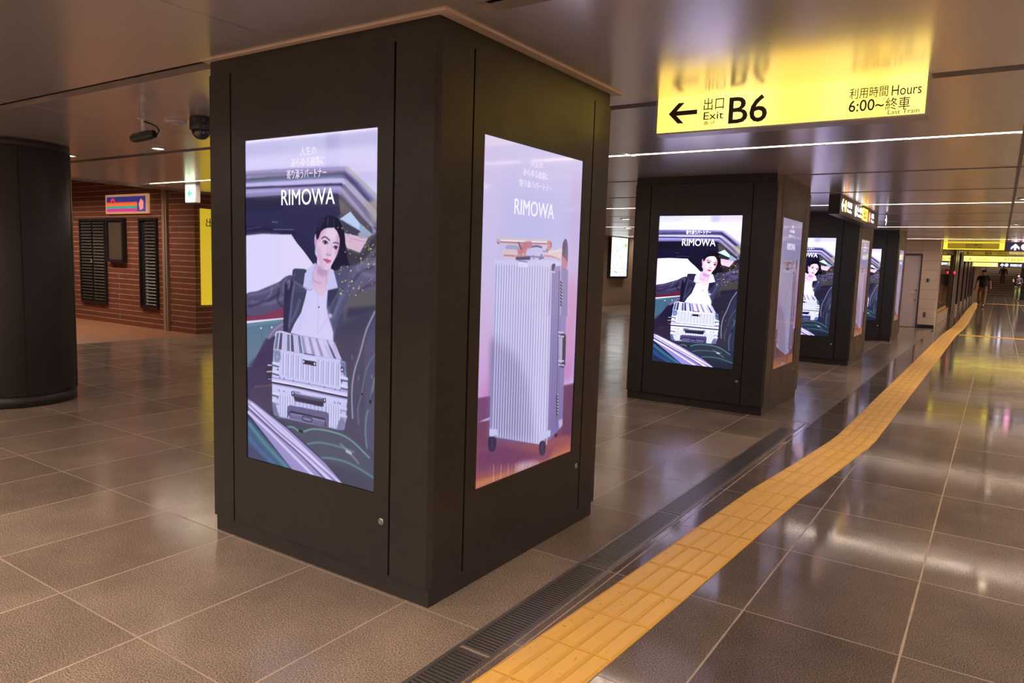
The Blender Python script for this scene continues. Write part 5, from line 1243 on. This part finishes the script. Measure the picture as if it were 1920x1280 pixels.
for k in range(6):
    y = 33.5+5.1*k; t = empty('dark_wall_pier', f'black flat wall pier along the far passage, {FN[k]}', 'pier', (.085, y, 0), 0, 'dark piers of the far passage')
    obj('pier_body', B((0, .37, 0, 3.4, 0, 2.695), bev=.01), M_BLACK, t); obj('edge_strip', B((.37, .385, -.0, .06, 0, 2.695)), mat('bronze_mullion', (.16, .12, .09), .35, .6), t); obj('edge_strip', B((.37, .385, 1.6, 1.66, 0, 2.695)), mat('bronze_mullion'), t)
    tag(obj('stone_ledge', B((.0, .40, 3.44, 5.06, 0, .30), bev=.01), M_STONE, None, (.08, y, 0)), f'pale stone ledge block at the foot of the far wall, {["first", "second", "third", "fourth", "fifth", "sixth"][k]} from the shopfront', 'ledge', 'pale stone ledges')
tag(obj('wall_block', B((.09, .72, 65.8, 66.4, 0, 2.62)), M_WARMW), 'beige wall end left of the stair', 'wall block')
tag(obj('dark_kiosk', B((3.42, 4.6, 66.0, 68, 0, 2.45), bev=.02), M_BLACK), 'tall black cabinet at the right edge near the stair', 'cabinet')
t = empty('handrail', 'pale handrail at the left side of the far stair', 'handrail', (.95, 75.2, 0))
bm = bmesh.new(); tube(bm, [(0, 0, .95), (0, .4, 1.0), (0, 7.5, 4.9)], .03); obj('rail', bm, M_CHROME, t)
for k in range(4): bm = bmesh.new(); tube(bm, [(0, .4+k*2.2, .2+k*1.15), (0, .4+k*2.2, 1.0+k*1.15)], .02); obj('post', bm, M_CHROME, t)
# ------------------------------------------------------------------ people (metres)
def skin_obj(name, verts, edges, radii, m, parent, sub=2, root=0):
    me = bpy.data.meshes.new(name); me.from_pydata([Vector(v) for v in verts], edges, []); o = bpy.data.objects.new(name, me); C.objects.link(o)
    md = o.modifiers.new('skin', 'SKIN'); md.use_smooth_shade = True
    for i, r in enumerate(radii): o.data.skin_vertices[0].data[i].radius = r if isinstance(r, tuple) else (r, r)
    o.data.skin_vertices[0].data[root].use_root = True
    ms = o.modifiers.new('sub', 'SUBSURF'); ms.levels = sub; ms.render_levels = sub
    bpy.context.view_layer.update(); dg = bpy.context.evaluated_depsgraph_get(); me2 = bpy.data.meshes.new_from_object(o.evaluated_get(dg)); me2.name = name
    bpy.data.objects.remove(o); me2.materials.clear(); me2.materials.append(m)
    o = bpy.data.objects.new(name, me2); C.objects.link(o); o.parent = parent; return o
def blob(name, c, r, m, parent, cut=None):
    bm = bmesh.new(); bmesh.ops.create_uvsphere(bm, u_segments=20, v_segments=14, radius=1.)
    for v in bm.verts: v.co = Vector((v.co.x*r[0]+c[0], v.co.y*r[1]+c[1], v.co.z*r[2]+c[2]))
    if cut: bmesh.ops.delete(bm, geom=[v for v in bm.verts if cut(v.co)], context='VERTS')
    for f in bm.faces: f.smooth = True
    return obj(name, bm, m, parent, scale=1.)
def person(label, loc, rotz, J, H, top, pants, skin, shoes, hair, sleeve='short', extra=None, headlook=0.):
    """J: joints in metres for a 1.72 m figure facing -y; H scales the height"""
    k = H/1.72; r = empty('person', label, 'person', loc, rotz)
    P = {n: Vector(v)*k for n, v in J.items()}
    verts, edges, rad, idx = [], [], [], {}
    def V(n, p, rr, prev=None):
        idx[n] = len(verts); verts.append(p); rad.append(rr if isinstance(rr, tuple) else rr*k)
        if isinstance(rr, tuple): rad[-1] = (rr[0]*k, rr[1]*k)
        if prev: edges.append((idx[prev], idx[n]))
    V('pelvis', P['pelvis'], (.13, .09)); V('waist', P['waist'], (.135, .095), 'pelvis'); V('chest', P['chest'], (.165, .11), 'waist'); V('collar', P['neck']-Vector((0, 0, .06*k)), (.10, .07), 'chest')
    V('neck', P['neck'], .055, 'collar'); V('jaw', P['head']-Vector((0, .01, .06))*k, .066, 'neck'); V('skull', P['head']+Vector((0, .012, .03))*k, (.078, .092), 'jaw'); V('crown', P['head']+Vector((0, .012, .085))*k, .055, 'skull')
    V('nose', P['head']+Vector((0, -.105, -.015))*k, .012, 'jaw')
    for s, sx in (('l', -1), ('r', 1)):
        V('ear'+s, P['head']+Vector((sx*.085, .01, -.005))*k, .014, 'skull')
        V('sh'+s, P['sh'+s], .050, 'collar'); V('el'+s, P['el'+s], .042, 'sh'+s); V('wr'+s, P['wr'+s], .027, 'el'+s)
        d = (P['wr'+s]-P['el'+s]).normalized(); side = Vector((1, 0, 0)) if abs(d.x) < .7 else Vector((0, 1, 0)); side = (side-d*side.dot(d)).normalized(); nrm = d.cross(side)
        pal = P['wr'+s]+d*.055*k; V('pa'+s, pal, (.034, .018), 'wr'+s)
        for q in range(4):
            ln = (.065, .078, .082, .066)[q]*k; o_ = side*(-.027+.018*q)*k; c = nrm*(.02*k*(1 if s == 'l' else -1))
            V(f'f{s}{q}a', pal+o_+d*.035*k, .009, 'pa'+s); V(f'f{s}{q}b', pal+o_+d*(.035*k+ln*.55)+c*.4, .008, f'f{s}{q}a'); V(f'f{s}{q}c', pal+o_+d*(.035*k+ln*.9)+c*1.3, .007, f'f{s}{q}b')
        V('th'+s, P['wr'+s]+d*.05*k-side*.045*k+nrm*.01*k, .010, 'pa'+s); V('tt'+s, P['wr'+s]+d*.09*k-side*.052*k+nrm*.02*k, .008, 'th'+s)
        V('hp'+s, P['hp'+s], .088, 'pelvis'); V('kn'+s, P['kn'+s], .056, 'hp'+s); V('an'+s, P['an'+s], .038, 'kn'+s); V('to'+s, P['an'+s]+Vector((0, -.14, -.045))*k, .032, 'an'+s)
    body = skin_obj('body', verts, edges, rad, skin, r)
    g = lambda n: P[n]
    # shirt
    sv = [g('pelvis')+Vector((0, 0, -.11*k)), g('waist'), g('chest'), g('neck')-Vector((0, 0, .055*k)), g('shl'), g('shr')]; sr = [(.182*k, .135*k), (.168*k, .122*k), (.182*k, .128*k), (.10*k, .07*k), .066*k, .066*k]; se = [(0, 1), (1, 2), (2, 3), (3, 4), (3, 5)]
    for s, i in (('l', 4), ('r', 5)):
        if sleeve == 'short': sv.append(g('sh'+s).lerp(g('el'+s), .75)); sr.append(.060*k); se.append((i, len(sv)-1))
        else: sv += [g('el'+s), g('wr'+s).lerp(g('el'+s), .12)]; sr += [.056*k, .042*k]; se += [(i, len(sv)-2), (len(sv)-2, len(sv)-1)]
    skin_obj('shirt', sv, se, sr, top, r)
    pv = [g('pelvis')+Vector((0, 0, .05*k)), g('pelvis')+Vector((0, 0, -.04*k))]; pr = [(.165*k, .118*k), (.17*k, .125*k)]; pe = [(0, 1)]
    for s in 'lr':
        n = len(pv); pv += [g('hp'+s)-Vector((0, 0, .06*k)), g('kn'+s), g('an'+s)+Vector((0, 0, .02*k))]; pr += [.104*k, .078*k, .066*k]; pe += [(1, n), (n, n+1), (n+1, n+2)]
    skin_obj('trousers', pv, pe, pr, pants, r)
    for s in 'lr':
        a = g('an'+s); skin_obj('shoe', [a+Vector((0, .05, -.045))*k, a+Vector((0, -.05, -.045))*k, a+Vector((0, -.16, -.055))*k], [(0, 1), (1, 2)], [.042*k, .045*k, .036*k], shoes, r)
    hc = g('head')+Vector((0, .022, .045))*k
    blob('hair', hc, (.094*k, .108*k, .095*k), hair, r, lambda c: (c.y < hc.y-.05*k and c.z < hc.z+.035*k) or c.z < hc.z-.075*k)
    for sx in (-1, 1): blob('eye', g('head')+Vector((sx*.032, -.083, .01))*k, (.012*k, .008*k, .008*k), mat('eye_dark', (.02, .015, .015), .2), r)
    blob('mouth', g('head')+Vector((0, -.080, -.055))*k, (.024*k, .01*k, .007*k), mat('lip', (.35, .12, .10), .5), r)
    if extra: extra(r, P, k)
    return r
SK = mat('skin_tone', (.42, .22, .14), .5); HR = mat('dark_hair', (.015, .012, .01), .5)
walk = dict(pelvis=(0, 0, .93), waist=(0, -.01, 1.08), chest=(0, -.01, 1.28), neck=(0, -.01, 1.46), head=(0, -.03, 1.60), shl=(-.19, 0, 1.40), shr=(.19, 0, 1.40), ell=(-.27, .08, 1.14), wrl=(-.30, -.02, .90), elr=(.28, .02, 1.13), wrr=(.33, -.16, .96),
            hpl=(-.095, 0, .88), hpr=(.095, 0, .88), knl=(-.10, -.10, .49), knr=(.10, .02, .48), anl=(-.10, .02, .085), anr=(.10, -.10, .085))
def cap_extra(r, P, k):
    c = P['head']+Vector((0, .02, .06))*k; blob('cap', c, (.100*k, .112*k, .082*k), M_BLACK, r, lambda q: q.z < c.z-.005*k)
    bm = bmesh.new(); prism(bm, [(-.07*k, 0), (.07*k, 0), (.06*k, -.075*k), (-.06*k, -.075*k)], 0, .008*k); bm.transform(Matrix.Translation(c+Vector((0, -.10*k, 0)))); obj('cap_peak', bm, M_BLACK, r, scale=1.)
    obj('shirt_logo', text_bm('TNF', .06*k, .13*k, 1.30*k, 1.33*k, -.142*k, .003), M_WHITE, r, scale=1.)
person('person in a black t-shirt and tan trousers walking along the yellow path', (1.34, 45.2, .016), math.radians(-8), walk, 1.80, mat('black_tshirt', (.012, .012, .013), .7), mat('tan_trousers', (.22, .125, .06), .7), SK, M_BLACK, HR, 'short', lambda r, P, k: blob('cap', P['head']+Vector((0, .02, .062))*k, (.100*k, .112*k, .075*k), M_BLACK, r, lambda q: q.z < P['head'].z+.055*k))
phone = dict(walk, ell=(-.25, .03, 1.14), elr=(.25, .03, 1.14), wrl=(-.07, -.26, 1.13), wrr=(.09, -.26, 1.12), knl=(-.10, -.03, .49), knr=(.11, -.06, .48), anl=(-.11, .02, .085), anr=(.12, -.03, .085), head=(0, -.05, 1.585))
def mask_extra(r, P, k):
    blob('face_mask', P['head']+Vector((0, -.068, -.045))*k, (.062*k, .056*k, .05*k), mat('white_mask', (.85, .85, .88), .6, emit=(.8, .8, .85), es=0.), r)
    obj('phone', B((-.04, .04, -.005, .005, -.07, .07)), M_BLACK, r, scale=1.).location = Vector((.005, -.36, 1.16))*k
    skin_obj('shoulder_bag', [Vector((.10, -.15, 1.02))*k, Vector((.22, -.13, .98))*k], [(0, 1)], [.05*k, .06*k], M_BLACK, r)
    blob('sleeve_panel', Vector((-.245, .0, 1.25))*k, (.062*k, .062*k, .15*k), mat('grey_sleeve', (.45, .38, .36), .7), r)
person('person in a dark top, green trousers and white face mask looking at a phone', (3.18, 62.5, .008), math.radians(5), phone, 1.74, mat('navy_top', (.03, .025, .05), .7), mat('green_trousers', (.20, .26, .12), .7), SK, M_BLACK, HR, 'long', mask_extra)
back = dict(walk, ell=(-.26, .0, 1.12), wrl=(-.28, -.06, .88), elr=(.25, .05, 1.12), wrr=(.30, -.02, .90))
person('person in dark brown clothes climbing the far stair', (2.28, 77.13, .955), math.radians(170), back, 1.62, mat('brown_coat', (.055, .032, .026), .7), mat('brown_trousers', (.10, .065, .04), .7), SK, mat('pale_shoes', (.5, .42, .36), .5), HR, 'long')
